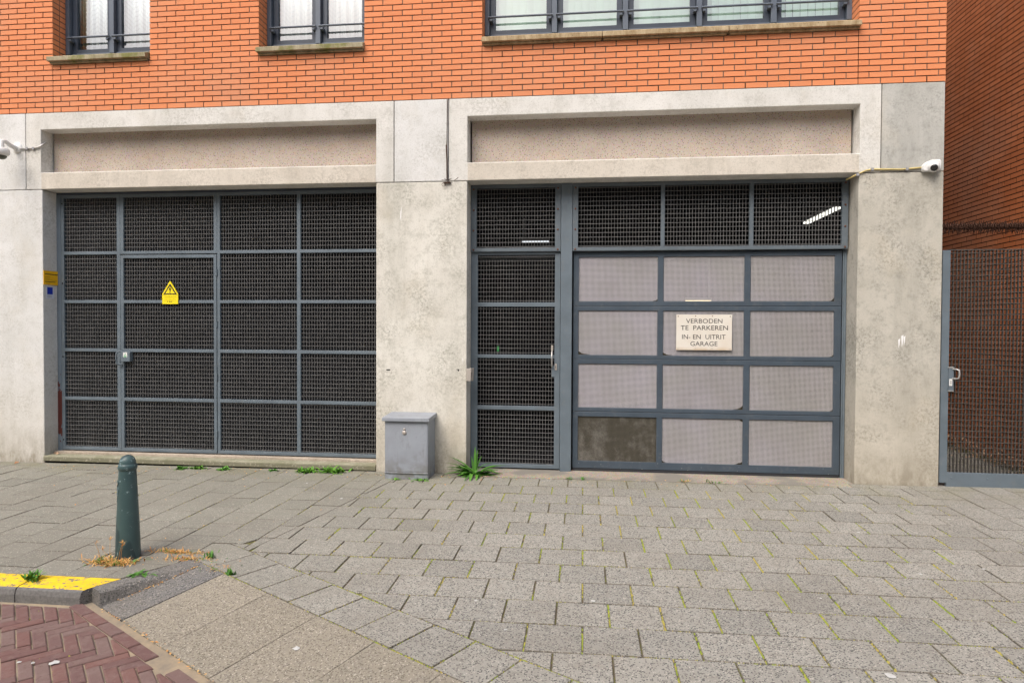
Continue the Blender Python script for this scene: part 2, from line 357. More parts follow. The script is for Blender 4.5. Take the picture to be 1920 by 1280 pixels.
def zg(x, y): return .0031*x + .0154*y     # the pavement falls gently to the street

# ------------------------------------------------------------------ the building
CH, CZ, BX = .06096, 4.072, -6.0845
bld = root('apartment_building', (-1.5, 2.0, 0), 'long orange brick building on a pale concrete ground floor with garage openings', 'building')
WIN = [(-6.185, -4.973), (-3.664, -2.442), (-1.134, 2.726)]
WZ0, WZ1, TOP = 4.64, 6.25, 6.95
XL, XR = -10.5, 3.551

b = MB()                                   # mortar core (mi 0) and bricks (mi 1), dark weep slots (mi 2)
segs = []
px = XL
for a0, a1 in WIN: segs.append((px, a0)); px = a1
segs.append((px, XR))
xs = sorted({XL, XR-.004} | {x for w_ in WIN for x in w_}); 
xs2 = [XL]; 
for a0, a1 in WIN: xs2 += [a0-.004, a1+.004]
xs2.append(XR-.004)
shell(b, xs2, [4.068, WZ0-.01, WZ1, TOP], {(1, 1), (3, 1), (5, 1)}, .009, .34, 0, .5)
nc = int((TOP-CZ)/CH)
for k in range(nc):
    z0 = CZ + k*CH + .006; z1 = CZ + (k+1)*CH - .006
    if k == 0: z0 = CZ + .003
    if z1 > TOP: break
    iv = [(XL, -6.188), (-6.181, -1.138), (-1.131, 2.717), (2.7245, XR)] if z1 < WZ0 else ([(a, c) for a, c in segs] if z1 < WZ1 else [(XL, XR)])
    off = (k % 2)*.11
    for a, c in iv:
        n0 = math.floor((a - BX - off)/.22) - 1
        x = BX + off + n0*.22
        while x < c:
            l = max(x + .0055, a); r = min(x + .2145, c)
            if l - a < .02: l = a
            if c - r < .02: r = c
            if r - l > .03:
                b.box(l, r, random.uniform(-.0012, .0012), .10, z0, z1, 1, skip='k')
            x += .22
    if WZ0 <= z1 < WZ1:                    # second brick of the reveals
        for a0, a1 in WIN:
            y0 = .11 if k % 2 else .11
            b.box(a0-.09, a0, y0, .195, z0, z1, 1, skip='kl'); b.box(a1, a1+.09, y0, .195, z0, z1, 1, skip='kr')
    # end return of the building
    b.box(XR-.09, XR, .11, .21, z0, z1, 1, skip='kl'); b.box(XR-.09, XR, .22 if k % 2 else .22, .34, z0, z1, 1, skip='l')
for n in range(-17, 44, 4):
    x = BX + .22*(n)
    b.box(x-.0052, x+.0052, -.0002, .05, CZ+.006, CZ+CH-.008, 2)
for xe in (-6.1845, -1.1345, 2.7208): b.box(xe-.003, xe+.003, .004, .012, CZ+.003, 4.62, 2)
for xw in (-6.07+.11, -5.63+.11, -5.19+.11, -3.546, -3.106, -2.446, -.89, -.01, .87, 1.75, 2.41):
    n = round((xw - BX - .11)/.22); x = BX + .11 + n*.22
    b.box(x-.0052, x+.0052, -.0002, .05, CZ+7*CH+.006, CZ+8*CH-.006, 2)
b.build('brick_wall', [M['mortar'], M['brick'], M['black']], bld)

G_ = .004
b = MB(); shell(b, [-6.54+G_, -6.345, -2.309, -2.106-G_], [3.183, 3.377, 3.875, 4.068], {(1, 1)}, 0, .30)
l1 = b.build('lintel', M['conc_top'], bld, bevel=.006); l1['label'] = 'left lintel with sunken gravel panel'
b = MB(); shell(b, [-1.498+G_, -1.289, 2.747, 2.953-G_], [3.183, 3.377, 3.875, 4.068], {(1, 1)}, 0, .30)
l2 = b.build('lintel', M['conc_top'], bld, bevel=.006); l2['label'] = 'right lintel with sunken gravel panel'
# warmer, rain-washed lower face: a slightly proud skim of the same casting
for par, a0, a1 in ((l1, -6.345, -2.309), (l2, -1.289, 2.747)):
    b = MB().box(a0+.02, a1-.02, .17, .2995, 3.372, 3.88); b.build('recessed_panel', M['aggr'], par)
    b = MB().box(a0+.004, a1-.004, -.0025, .02, 3.1855, 3.3695); b.build('lower_face', M['conc_low'], par, bevel=.003)
for nm, a0, a1, mt in (('corner_block', XL, -6.54-G_, 'conc_l'), ('corner_block', -2.106+G_, -1.498-G_, 'conc_l'), ('corner_block', 2.953+G_, XR, 'conc_rt')):
    MB().box(a0, a1, 0, .30, 3.183, 4.068).build(nm, M[mt], bld, bevel=.006)
for a0, a1, mt in ((XL, -6.332, 'conc_l'), (-2.307, -1.290, 'conc_m'), (2.742, XR, 'conc_r')):
    MB().box(a0, a1, 0, .42, -.35, 3.1765).build('concrete_pier', M[mt], bld, bevel=.008)
# dark backing behind the open joints
b = MB(); b.box(-6.60, -6.50, .04, .06, 3.2, 4.06); b.box(-2.15, -2.06, .04, .06, 3.2, 4.06); b.box(2.91, 3.0, .04, .06, 3.2, 4.06)
# rooms behind the openings
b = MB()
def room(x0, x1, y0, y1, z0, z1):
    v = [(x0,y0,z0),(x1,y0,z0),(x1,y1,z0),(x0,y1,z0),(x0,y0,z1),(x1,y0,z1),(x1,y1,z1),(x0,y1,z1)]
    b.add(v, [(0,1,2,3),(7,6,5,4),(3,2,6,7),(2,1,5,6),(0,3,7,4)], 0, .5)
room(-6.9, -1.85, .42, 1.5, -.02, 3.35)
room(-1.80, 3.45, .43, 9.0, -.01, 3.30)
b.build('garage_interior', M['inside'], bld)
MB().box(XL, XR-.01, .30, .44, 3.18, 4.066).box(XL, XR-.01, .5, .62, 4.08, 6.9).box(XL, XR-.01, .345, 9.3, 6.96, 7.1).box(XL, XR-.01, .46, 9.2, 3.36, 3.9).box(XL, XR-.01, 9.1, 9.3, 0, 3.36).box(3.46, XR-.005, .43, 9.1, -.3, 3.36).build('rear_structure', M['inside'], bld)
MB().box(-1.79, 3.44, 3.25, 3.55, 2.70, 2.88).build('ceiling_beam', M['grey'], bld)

def window(x0, x1, mull, label, kind):
    fb = MB(); y0, y1 = .190, .290; z0 = 4.812
    fb.box(x0, x0+.05, y0, y1, z0, WZ1); fb.box(x1-.05, x1, y0, y1, z0, WZ1)
    fb.box(x0+.05, x1-.05, y0+.004, y1, WZ1-.05, WZ1); fb.box(x0+.05, x1-.05, y0+.03, y1, z0-.02, z0+.022)
    for mx in mull: fb.box(mx-.029, mx+.029, y0, y1, z0, WZ1-.05)
    fr = fb.build('window', M['frame'], bld, bevel=.003); fr['label'] = label
    ed = [x0+.05] + [q for mx in mull for q in (mx-.029, mx+.029)] + [x1-.05]
    for i in range(0, len(ed), 2):
        a, c = ed[i], ed[i+1]; s_ = MB(); zz0, zz1 = z0+.026, WZ1-.052
        shell(s_, [a+.003, a+.062, c-.062, c-.003], [zz0, zz0+.05, zz1-.05, zz1], {(1, 1)}, .240, .285)
        s_.build('sash', M['sash'], fr, bevel=.004)
        MB().add([(a+.055, .264, zz0+.045), (c-.055, .264, zz0+.045), (c-.055, .264, zz1-.045), (a+.055, .264, zz1-.045)], [(0, 1, 2, 3)]).build('pane', M['glass'], fr)
        r_ = MB().tube([(a-.012, .172, 5.003), (c+.012, .172, 5.003)], .0115, 10)
        for q in (a+.02, c-.02): r_.box(q-.014, q+.014, .172, .242, 4.965, 4.99)
        r_.build('rail', M['frame'], fr)
    if kind == 'lace':
        for ca, cc in ((x0+.05, (x0+x1)/2), ((x0+x1)/2, x1-.05)):
            c_ = MB(); n = 60; vs = []
            for i in range(n+1):
                x = ca + (cc-ca)*i/n; y = .36 + .018*math.sin(i*.62) + .006*math.sin(i*1.9)
                vs += [(x, y, 4.80), (x, y, WZ1)]
            c_.add(vs, [(2*i, 2*i+2, 2*i+3, 2*i+1) for i in range(n)], 0, .5, True); c_.build('net_curtain', M['lace'], fr, solid=.002)
        if label.startswith('left'):
            c_ = MB(); vs = []
            for i in range(13):
                x = x0+.10 + .085*i/12; y = .325 + .010*math.sin(i*1.3); vs += [(x, y, 4.80), (x, y, WZ1)]
            c_.add(vs, [(2*i, 2*i+2, 2*i+3, 2*i+1) for i in range(12)], 0, .5, True); c_.build('side_curtain', M['dcurt'], fr, solid=.002)
    else:
        c_ = MB(); x = x0+.06
        while x < x1-.06:
            tw = random.uniform(-.006, .006)
            c_.add([(x, .345+tw, 4.85), (x+.083, .378-tw, 4.85), (x+.083, .378-tw, WZ1), (x, .345+tw, WZ1)], [(0, 1, 2, 3)]); x += .0775
        c_.build('vertical_blind', M['slat'], fr, solid=.0015)
window(WIN[0][0], WIN[0][1], [-5.592], 'left window with a beige side curtain', 'lace')
window(WIN[1][0], WIN[1][1], [-3.055], 'middle window with zigzag net curtain', 'lace')
window(WIN[2][0], WIN[2][1], [-.366, .40, 1.178, 1.944], 'wide five bay window with vertical blinds', 'blind')
for nm, a0, a1, mt, cuts in (('left', -6.215, -4.985, 'sillg', []), ('mid', -3.675, -2.438, 'sillg', []), ('right', -1.134, 2.732, 'sillo', [.150, 1.436])):
    ed = [a0] + cuts + [a1]; sb = MB()
    for i in range(len(ed)-1):
        u, v = ed[i]+.003, ed[i+1]-.003
        sb.hexa([(u, -.065, 4.642), (v, -.065, 4.642), (v, .21, 4.642), (u, .21, 4.642), (u, -.065, 4.690), (v, -.065, 4.690), (v, .21, 4.815), (u, .21, 4.815)])
        sb.box(u+.01, v-.01, -.03, .1, 4.622, 4.642)
    sb.build('window_sill', M[mt], bld, bevel=.004)

# thresholds
st = MB().box(-6.343, -2.309, -.008, .135, .000, .062).build('door_step', M['step'], bld, bevel=.006)
MB().box(-6.33, -2.309, .137, .40, -.02, .088).build('threshold_strip', M['strip'], bld, bevel=.005)
MB().box(-6.32, -2.32, .03, .4, -.12, -.03).build('step_shadow_block', M['black'], bld)  # black block standing in for the shadow under the step overhang
b = MB(); b.hexa([(-1.288, -.118, -.06), (2.74, -.118, -.06), (2.74, .44, -.06), (-1.288, .44, -.06), (-1.288, -.118, .002), (2.74, -.118, .006), (2.74, .44, .012), (-1.288, .44, .012)])
b.build('garage_threshold', M['thr'], bld, bevel=.003)

# ------------------------------------------------------------------ neighbour
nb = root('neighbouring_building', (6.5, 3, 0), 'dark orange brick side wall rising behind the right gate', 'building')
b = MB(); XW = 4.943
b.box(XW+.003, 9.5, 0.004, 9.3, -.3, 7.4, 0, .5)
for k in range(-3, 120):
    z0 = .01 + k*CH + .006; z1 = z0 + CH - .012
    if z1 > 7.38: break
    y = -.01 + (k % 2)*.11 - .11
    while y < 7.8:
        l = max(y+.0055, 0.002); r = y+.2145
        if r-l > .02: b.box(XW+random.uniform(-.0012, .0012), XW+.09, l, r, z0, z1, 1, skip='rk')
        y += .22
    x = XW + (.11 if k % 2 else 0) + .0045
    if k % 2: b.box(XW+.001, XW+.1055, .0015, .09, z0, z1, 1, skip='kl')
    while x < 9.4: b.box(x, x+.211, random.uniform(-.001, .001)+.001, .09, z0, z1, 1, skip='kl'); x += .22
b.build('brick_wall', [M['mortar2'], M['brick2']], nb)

# ------------------------------------------------------------------ unseen building across the street, added to block low sky and fill window reflections
ob = root('opposite_building', (-1, -21, -.1), 'plain building across the street, out of view, added for window reflections and to block sky', 'building')
MB().box(-34, 22, -31, -19.0, -.3, 12.9).build('wall', M['inside2'], ob)
MB().box(-34.3, 22.3, -31, -18.7, 12.9, 13.25).build('roof', M['roof'], ob)
for i in range(16):
    for k in range(4):
        x = -32+3.4*i; z = 1.0+3.1*k
        wn_ = MB().box(x, x+1.5, -19.05, -18.97, z, z+1.7).build('window', M['sash'], ob); MB().box(x+.1, x+1.4, -18.965, -18.95, z+.1, z+1.6).build('pane', M['slat'], wn_)

# ------------------------------------------------------------------ gratings
def grating(b, x0, x1, z0, z1, y, px, pz, t=.0032, dep=.025, mi=0, ph=0):
    n = max(1, int(round((x1-x0)/px)))
    for i in range(1, n):
        x = x0 + (x1-x0)*i/n; b.box(x-t/2, x+t/2, y, y+dep, z0, z1, mi)
    n = int((z1-z0)/pz); o_ = (z1-z0-n*pz)/2
    for i in range(n+1):
        z = z0+o_+i*pz
        if z-z0 > .006 and z1-z > .006: b.box(x0, x1, y-.0015, y+.005, z-.0022, z+.0022, mi)
def plate_frame(b, xs, zs, y0, y1, holes, mi=0): shell(b, xs, zs, holes, y0, y1, mi, .5)

# --- left mesh screen
ms = root('mesh_screen', (-4.3, .21, .09), 'wide blue grey steel mesh screen filling the left opening', 'mesh screen')
ROWS = [(.139, .701), (.739, 1.283), (1.321, 1.862), (1.898, 2.441), (2.478, 3.115)]
def fr_cols(cols, z_edges, y0, y1, name, par, mat):
    xs = [q for c_ in cols for q in c_]
    b = MB(); hol = {(2*i+1, 2*k+1) for i in range(len(cols)-1) for k in range(len(z_edges)//2-1)}
    shell(b, xs, z_edges, hol, y0, y1); return b.build(name, mat, par, bevel=.003)
ZE = [.100, .139, .701, .739, 1.283, 1.321, 1.862, 1.898, 2.441, 2.478, 3.115, 3.153]
fr_cols([(-6.276, -6.235), (-5.552, -5.507)], ZE, .2, .245, 'fixed_frame', ms, M['steel'])
fr_cols([(-4.287, -4.251), (-3.314, -3.269), (-2.36, -2.30)], ZE, .2, .245, 'fixed_frame', ms, M['steel'])
b = MB(); shell(b, [-5.506, -5.463, -4.329, -4.288], [2.443, 2.478, 3.115, 3.153], {(1, 1)}, .2, .245); b.build('transom_frame', M['steel'], ms, bevel=.003)
MB().box(-6.333, -6.279, .202, .262, .085, 3.16).build('side_post', M['primer'], ms, bevel=.003)
MB().box(-6.333, -2.30, .205, .26, 3.155, 3.181).build('head_channel', M['sash'], ms)
b = MB()
for z0, z1 in ROWS:
    for x0, x1 in ((-6.235, -5.552), (-4.251, -3.314), (-3.269, -2.36)): grating(b, x0, x1, z0, z1, .214, .0325, .049)
grating(b, -5.463, -4.329, 2.478, 3.115, .214, .0325, .049)
b.build('grating', M['galv'], ms)
for z in (.22, 1.22, 2.1, 3.05): MB().lathe([(0, .003), (.008, .003), (.008, 0)], (-6.256, .199, z), 10, axis=(0, -1, 0)).build('bolt', M['black'], ms)
dr = MB(); 
shell(dr, [-5.502, -5.463, -4.329, -4.293], [.101, .139, .701, .739, 1.283, 1.321, 1.862, 1.898, 2.393, 2.431], {(1, 1), (1, 3), (1, 5), (1, 7)}, .196, .241)
door = dr.build('door', M['steel'], ms, bevel=.003)
b = MB()
for z0, z1 in ((.139, .701), (.739, 1.283), (1.321, 1.862), (1.898, 2.393)): grating(b, -5.463, -4.329, z0, z1, .212, .0325, .049)
b.build('door_grating', M['galv'], door)
MB().box(-5.478, -5.362, .160, .22, 1.170, 1.288).build('lock_box', M['steel'], door, bevel=.003)
MB().tube([(-5.478, .19, 1.288), (-5.50, .165, 1.29), (-5.522, .15, 1.275), (-5.528, .148, 1.21), (-5.522, .15, 1.145), (-5.50, .165, 1.130), (-5.478, .19, 1.132)], .009, 10).build('handle', M['steel'], door)
for z in (2.22, 1.62, 1.0, .33): MB().tube([(-4.290, .192, z-.04), (-4.290, .192, z+.04)], .008, 8).build('hinge', M['steel'], door)
MB().box(-5.5, -4.29, .246, .25, 2.431, 2.443).build('door_gap_dark', M['black'], ms)  # black strip standing in for the dark open gap above the door

# --- garage front: transom, post, walk-through gate
tr = root('transom_grille', (.7, .22, 2.43), 'row of bolted steel mesh panels above the garage door and walk through gate', 'grille')
for cols in ([(-1.288, -1.222), (-.347, -.283)], [(-.154, -.093), (.797, .840), (1.724, 1.768), (2.664, 2.728)]):
    fr_cols(cols, [2.438, 2.478, 3.142, 3.180], .215, .26, 'frame', tr, M['steel_t'])
b = MB()
for x0, x1 in ((-1.222, -.347), (-.093, .797), (.840, 1.724), (1.768, 2.664)): grating(b, x0, x1, 2.478, 3.142, .232, .0325, .049)
b.build('grating', M['galv'], tr)
for x in (-1.256, -.316, -.124, 2.697):
    for z in (2.458, 2.675, 2.9, 3.13):
        MB().lathe([(0, .006), (.008, .006), (.011, .003), (.011, 0)], (x, .2145, z), 10, axis=(0, -1, 0)).build('bolt', M['rustb'], tr)
po = MB().box(-.280, -.156, .205, .33, -.02, 3.181).build('steel_post', M['steel'], None, loc=(-.218, .26, -.02), bevel=.004)
tag(po, 'tall blue grey steel post between walk through gate and garage door', 'post')

wg = root('walk_through_gate', (-.78, .25, .02), 'narrow steel mesh gate left of the garage door', 'gate')
b = MB(); shell(b, [-1.287, -1.211, -.346, -.284], [.024, .066, .674, .719, 1.253, 1.292, 1.827, 1.875, 2.405, 2.434], {(1, 1), (1, 3), (1, 5), (1, 7)}, .245, .29)
b.build('frame', M['steel'], wg, bevel=.003)
b = MB()
for z0, z1 in ((.066, .674), (.719, 1.253), (1.292, 1.827), (1.875, 2.405)): grating(b, -1.211, -.346, z0, z1, .262, .0325, .049)
b.build('grating', M['galv'], wg)
MB().box(-.375, -.330, .243, .285, 1.05, 1.17).build('lock_case', M['steel'], wg)
MB().tube([(-.372, .243, 1.335), (-.372, .19, 1.325), (-.372, .187, 1.25), (-.372, .19, 1.175), (-.372, .243, 1.16)], .009, 10).build('handle', M['silver'], wg)
MB().box(-.384, -.360, .235, .245, 1.34, 1.40).build('handle_plate', M['plate'], wg, bevel=.003)
MB().box(-.342, -.318, .238, .246, 1.125, 1.195).box(-.333, -.327, .2365, .24, 1.145, 1.175, 1).build('lock_plate', [M['plate'], M['ink']], wg, bevel=.002)

# --- garage door
gd = root('garage_door', (1.27, .3, 0), 'large blue grey sectional garage door with perforated metal panels', 'garage door')
XSD = [-.141, -.082, .775, .837, 1.690, 1.756, 2.617, 2.690]
SEC = [(.041, .123, .615, .669), (.673, .717, 1.199, 1.2505), (1.2535, 1.298, 1.785, 1.8355), (1.8385, 1.889, 2.374, 2.428)]
for si, (z0, z1, z2, z3) in enumerate(SEC):
    b = MB(); shell(b, XSD, [z0, z1, z2, z3], {(1, 1), (3, 1), (5, 1)}, .262, .302)
    sec = b.build('door_section', M['door'], gd, bevel=.004)
    for j, (x0, x1) in enumerate(((XSD[1], XSD[2]), (XSD[3], XSD[4]), (XSD[5], XSD[6]))):
        b = MB(); p = .0128; nx = int((x1-x0)/p); nz = int((z2-z1)/p)
        for i in range(nx+1): x = x0+(x1-x0)*i/nx; b.box(x-.0025, x+.0025, .2755, .2775, z1, z2, 0, .5, skip='k')
        for i in range(nz+1): z = z1+(z2-z1)*i/nz; b.box(x0, x1, .2750, .2770, z-.0025, z+.0025, 0, .5, skip='k')
        g = []
        for cx, cz, sx, sz, pr in ((x0, z1, 1, 1, .35), (x1, z1, -1, 1, .55), (x1, z2, -1, -1, .12), (x0, z2, 1, -1, .0)):
            if random.random() < pr and (si, j) != (0, 0):
                w_, h_ = random.choice((.03, .05, .09, .12))*random.uniform(.8, 1.2), random.uniform(.012, .045)
                pts = [(cx, cz), (cx+sx*w_, cz)] + [(cx+sx*w_*(1-u), cz+sz*h_*u**random.uniform(1.2, 2.2)*random.uniform(.7, 1)) for u in (.2, .35, .5, .65, .8)] + [(cx, cz+sz*h_)]
                b.add([(x, .2735, z) for x, z in pts], [tuple(range(8))], 1)
        b.build('perforated_panel', [M['perfd'] if (si, j) == (0, 0) else M['perf'], M['grime']], sec)
MB().box(-.141, 2.690, .266, .298, -.004, .038).build('bottom_seal', M['rubber'], gd, bevel=.008)
b = MB().box(-.155, -.1435, .27, .40, 0, 2.435).box(2.6925, 2.716, .30, .40, 0, 2.435); b.build('side_gap_dark', M['black'], gd)  # black fillers standing in for the dark open gaps beside the door
b = MB().box(2.716, 2.738, .262, .35, .0, 3.175).box(2.700, 2.7155, .268, .29, 0, 2.43); b.build('guide_rail', M['steel'], gd, bevel=.003)

# parking sign
def text_mesh(body, x0, x1, z0, z1, y, b, mi, bold=0.0):
    cu = bpy.data.curves.new('txt', 'FONT'); cu.body = body; cu.size = 1; cu.resolution_u = 3; cu.offset = bold
    o = bpy.data.objects.new('txt', cu); COL.objects.link(o); bpy.context.view_layer.update()
    dg = bpy.context.evaluated_depsgraph_get(); me = o.evaluated_get(dg).to_mesh()
    vs = [v.co.copy() for v in me.vertices]; fs = [tuple(p.vertices) for p in me.polygons]; o.evaluated_get(dg).to_mesh_clear()
    bpy.data.objects.remove(o); bpy.data.curves.remove(cu)
    a0, a1 = min(v.x for v in vs), max(v.x for v in vs); c0, c1 = min(v.y for v in vs), max(v.y for v in vs)
    b.add([(x0+(v.x-a0)/(a1-a0)*(x1-x0), y, z0+(v.y-c0)/(c1-c0)*(z1-z0)) for v in vs], fs, mi)
sg = root('parking_sign', (1.27, .255, 1.36), 'cream sign reading VERBODEN TE PARKEREN IN- EN UITRIT GARAGE on the garage door', 'sign')
MB().box(.977, 1.564, .250, .256, 1.360, 1.745).build('plate', M['enamel'], sg, bevel=.001)
k = .587/(1407-297); X_ = lambda u: .977+(u-297)*k; Z_ = lambda v: 1.745-(v-318)*(.385/(1032-318))
b = MB()
for body, u0, u1, v0, v1 in (('VERBODEN', 490, 1216, 403, 492), ('TE  PARKEREN', 385, 1327, 538, 629), ('IN- EN  UITRIT', 412, 1282, 720, 811), ('GARAGE', 582, 1122, 858, 948)):
    text_mesh(body, X_(u0), X_(u1), Z_(v1), Z_(v0), .2492, b, 0)
b.build('lettering', M['ink'], sg)
for u, v in ((333, 355), (683, 350), (1018, 348), (1370, 355), (333, 1003), (683, 995), (1015, 993), (1372, 1000)):
    MB().lathe([(0, .003), (.005, .0025), (.006, 0)], (X_(u), .2498, Z_(v)), 10, axis=(0, -1, 0)).build('screw', M['rustb'] if v < 500 else M['silver'], sg)

# ------------------------------------------------------------------ signs on the left
ws = root('warning_sign', (-4.865, .19, 1.852), 'yellow high voltage triangle sign on the mesh door', 'sign')
ox, oz = -4.865, 1.852
out = [(-.099, 0), (.097, 0), (.101, .116), (.008, .262), (0, .267), (-.008, .262), (-.101, .116)]
MB().prism([(ox+a, oz+c) for a, c in out], .186, .192).build('plate', M['ysign'], ws)
b = MB(); o3 = [(-.086, .110), (.086, .110), (0, .243)]; i3 = [(-.071, .1185), (.071, .1185), (0, .227)]
i3 = [(-.062, .1235), (.062, .1235), (0, .213)]
b.add([(ox+a, .1852, oz+c) for a, c in o3+i3], [(0, 1, 4, 3), (1, 2, 5, 4), (2, 0, 3, 5)])
bolt = [(.000, .203), (-.020, .162), (.000, .168), (-.008, .139), (-.014, .142), (-.002, .125), (.009, .142), (.002, .1415), (.018, .184), (-.002, .178), (.010, .203)]
b.add([(ox+a, .1852, oz+c) for a, c in bolt], [(0, 1, 2), (2, 1, 9), (0, 2, 9), (0, 9, 10), (2, 3, 8), (2, 8, 9), (3, 7, 8), (3, 4, 5), (3, 5, 6), (3, 6, 7)])
b.build('pictogram', M['ink'], ws)
b = MB().box(ox-.072, ox+.072, .1848, .186, oz+.077, oz+.092, 0)
for q in range(9): b.box(ox-.068+q*.0155, ox-.068+q*.0155+random.uniform(.007, .012), .1848, .186, oz+.054, oz+.062, 0)
b.box(ox-.075, ox+.075, .1848, .186, oz+.040, oz+.0425, 0)
for q in (-.038, -.012, .004, .014): b.box(ox+q, ox+q+.008, .1847, .186, oz+.024, oz+.033, 1)
b.build('print', [M['ysign2'], M['ink']], ws)
for q in (-.09, .088): MB().lathe([(0, .002), (.004, 0)], (ox+q, .1858, oz+.103), 8, axis=(0, -1, 0)).build('screw', M['ink'], ws)

on = root('notice_plate', (-6.32, .12, 2.07), 'orange yellow printed plate on the left pier beside the mesh screen', 'sign')
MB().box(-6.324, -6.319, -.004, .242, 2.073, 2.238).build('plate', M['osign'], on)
b = MB()
def ytxt(y0, y1, z, h, mi=0, gap=True):
    y = y0
    while y < y1:
        l = random.uniform(.004, .012); b.box(-6.3192, -6.3184, y, min(y+l, y1), z, z+h, mi); y += l+.002
ytxt(.014, .21, 2.193, .011); ytxt(.016, .09, 2.163, .005, 1)
for q in range(3): ytxt(.016, .08+.05*random.random(), 2.148-q*.009, .003, 1)
ytxt(.11, .19, 2.124, .003, 1); ytxt(.016, .165, 2.105, .008, 0); ytxt(.03, .08, 2.085, .005, 1)
b.build('print', [M['ink'], M['otext']], on)
bs = root('blue_white_sticker', (-6.328, .095, 1.913), 'small white sticker with a blue square below the orange plate', 'sticker')
MB().box(-6.3315, -6.329, .041, .151, 1.912, 2.058).build('backing', M['stick'], bs)
b = MB().box(-6.3285, -6.328, .055, .135, 1.962, 2.046); 
for q in range(3): b.box(-6.3285, -6.328, .055, .12, 1.925+q*.010, 1.928+q*.010, 1)
b.build('print', [M['blue'], M['grey']], bs)
gs = root('green_sticker', (-5.417, .159, 1.225), 'tiny white and green sticker on the lock box of the mesh door', 'sticker')
MB().box(-5.445, -5.393, .1580, .1597, 1.222, 1.278).build('backing', M['white'], gs)
b = MB(); cx, cz = -5.419, 1.247
b.add([(cx-.019, .1575, cz-.012), (cx+.019, .1575, cz-.012), (cx, .1575, cz+.022), (cx-.010, .1575, cz-.006), (cx+.010, .1575, cz-.006), (cx, .1575, cz+.011)], [(0, 1, 4, 3), (1, 2, 5, 4), (2, 0, 3, 5)])
b.box(cx-.02, cx+.02, .1572, .1578, cz-.022, cz-.017); b.build('print', M['green'], gs)

# key switch, turret camera, dome camera
ks = root('key_switch', (-1.255, -.01, 1.01), 'small silver key switch box on the pier corner beside the walk through gate', 'key switch')
b = MB().hexa([(-1.286, -.030, 1.012), (-1.238, -.045, 1.012), (-1.215, .01, 1.012), (-1.286, .04, 1.012), (-1.286, -.030, 1.145), (-1.232, -.045, 1.152), (-1.208, .01, 1.152), (-1.286, .04, 1.145)]); b.build('housing', M['plate'], ks, bevel=.003)
b = MB().add([(-1.2325, -.037, 1.055), (-1.2205, -.008, 1.055), (-1.2185, -.008, 1.115), (-1.230, -.037, 1.105)], [(0, 1, 2, 3)]); b.build('keyhole', M['ink'], ks, solid=.002)

dc = root('dome_camera', (-6.64, 0, 3.45), 'white dome camera on a wall arm at the left edge', 'security camera')
MB().lathe([(.0, .018), (.052, .018), (.062, .010), (.064, 0)], (-6.645, 0, 3.672), 28, axis=(0, -1, 0)).build('mount_plate', M['white'], dc)
MB().tube([(-6.65, -.015, 3.665), (-6.645, -.09, 3.675), (-6.63, -.19, 3.700), (-6.63, -.225, 3.69), (-6.63, -.23, 3.60)], [.028, .026, .024, .026, .027], 16).build('arm', M['white'], dc)
MB().lathe([(.0, .062), (.060, .061), (.077, .050), (.081, .025), (.079, .0), (.067, -.018), (.056, -.023), (0, -.023)], (-6.63, -.23, 3.545), 32).build('housing', M['white'], dc)
MB().lathe([(.052, 0)] + [(.052*math.cos(q*.157), -.042*math.sin(q*.157)) for q in range(1, 11)], (-6.63, -.23, 3.520), 28).build('dome', M['gdome'], dc)
cn = MB().tube([(-6.60, -.014, 3.657), (-6.45, -.014, 3.661), (-6.37, -.014, 3.668), (-6.343, -.008, 3.685), (-6.335, .04, 3.73), (-6.333, .06, 3.748)], .009, 10)
for x in (-6.51, -6.43): cn.box(x-.012, x+.012, -.024, 0, 3.643, 3.672, 1)
tag(cn.build('cable_conduit', [M['silver'], M['grey']]), 'bent silver conduit running from the dome camera into the sunken panel', 'conduit')

tc = root('turret_camera', (3.42, -.05, 3.17), 'white turret camera mounted at the right corner of the facade', 'security camera')
b = MB(); vs = []; nU, nV = 24, 12
prof = [(3.328, 3.185), (3.330, 3.232), (3.362, 3.262), (3.41, 3.283), (3.49, 3.288), (3.503, 3.27), (3.50, 3.20), (3.485, 3.172), (3.345, 3.168)]
MB().prism([(x, z) for x, z in prof[::-1]], -.055, 0).build('housing', M['white'], tc, bevel=.012, seg=3)
MB().lathe([(0, .056)] + [(.056*math.sin(q*.196), .056*math.cos(q*.196)) for q in range(1, 17)], (3.425, -.058, 3.212), 28, axis=(-.35, -.8, -.45)).build('eyeball', M['white'], tc)
MB().lathe([(0, .060), (.024, .060), (.031, .055), (.034, .044)], (3.425, -.058, 3.212), 24, axis=(-.28, -.86, -.42)).build('lens', M['lens'], tc)
yc = MB().tube([(2.66, .10, 3.135), (2.70, .0, 3.150), (2.735, -.012, 3.168), (2.80, -.014, 3.197), (2.87, -.012, 3.210), (3.0, -.012, 3.206), (3.15, -.012, 3.203), (3.25, -.012, 3.210), (3.34, -.014, 3.217)], .0085, 10)
for x, z in ((2.725, 3.160), (2.865, 3.209), (3.195, 3.205)): yc.box(x-.013, x+.013, -.024, 0, z-.014, z+.014, 1)
tag(yc.build('yellow_cable', [M['ycable'], M['grey']]), 'yellow cable clipped along the concrete from garage to turret camera', 'cable')

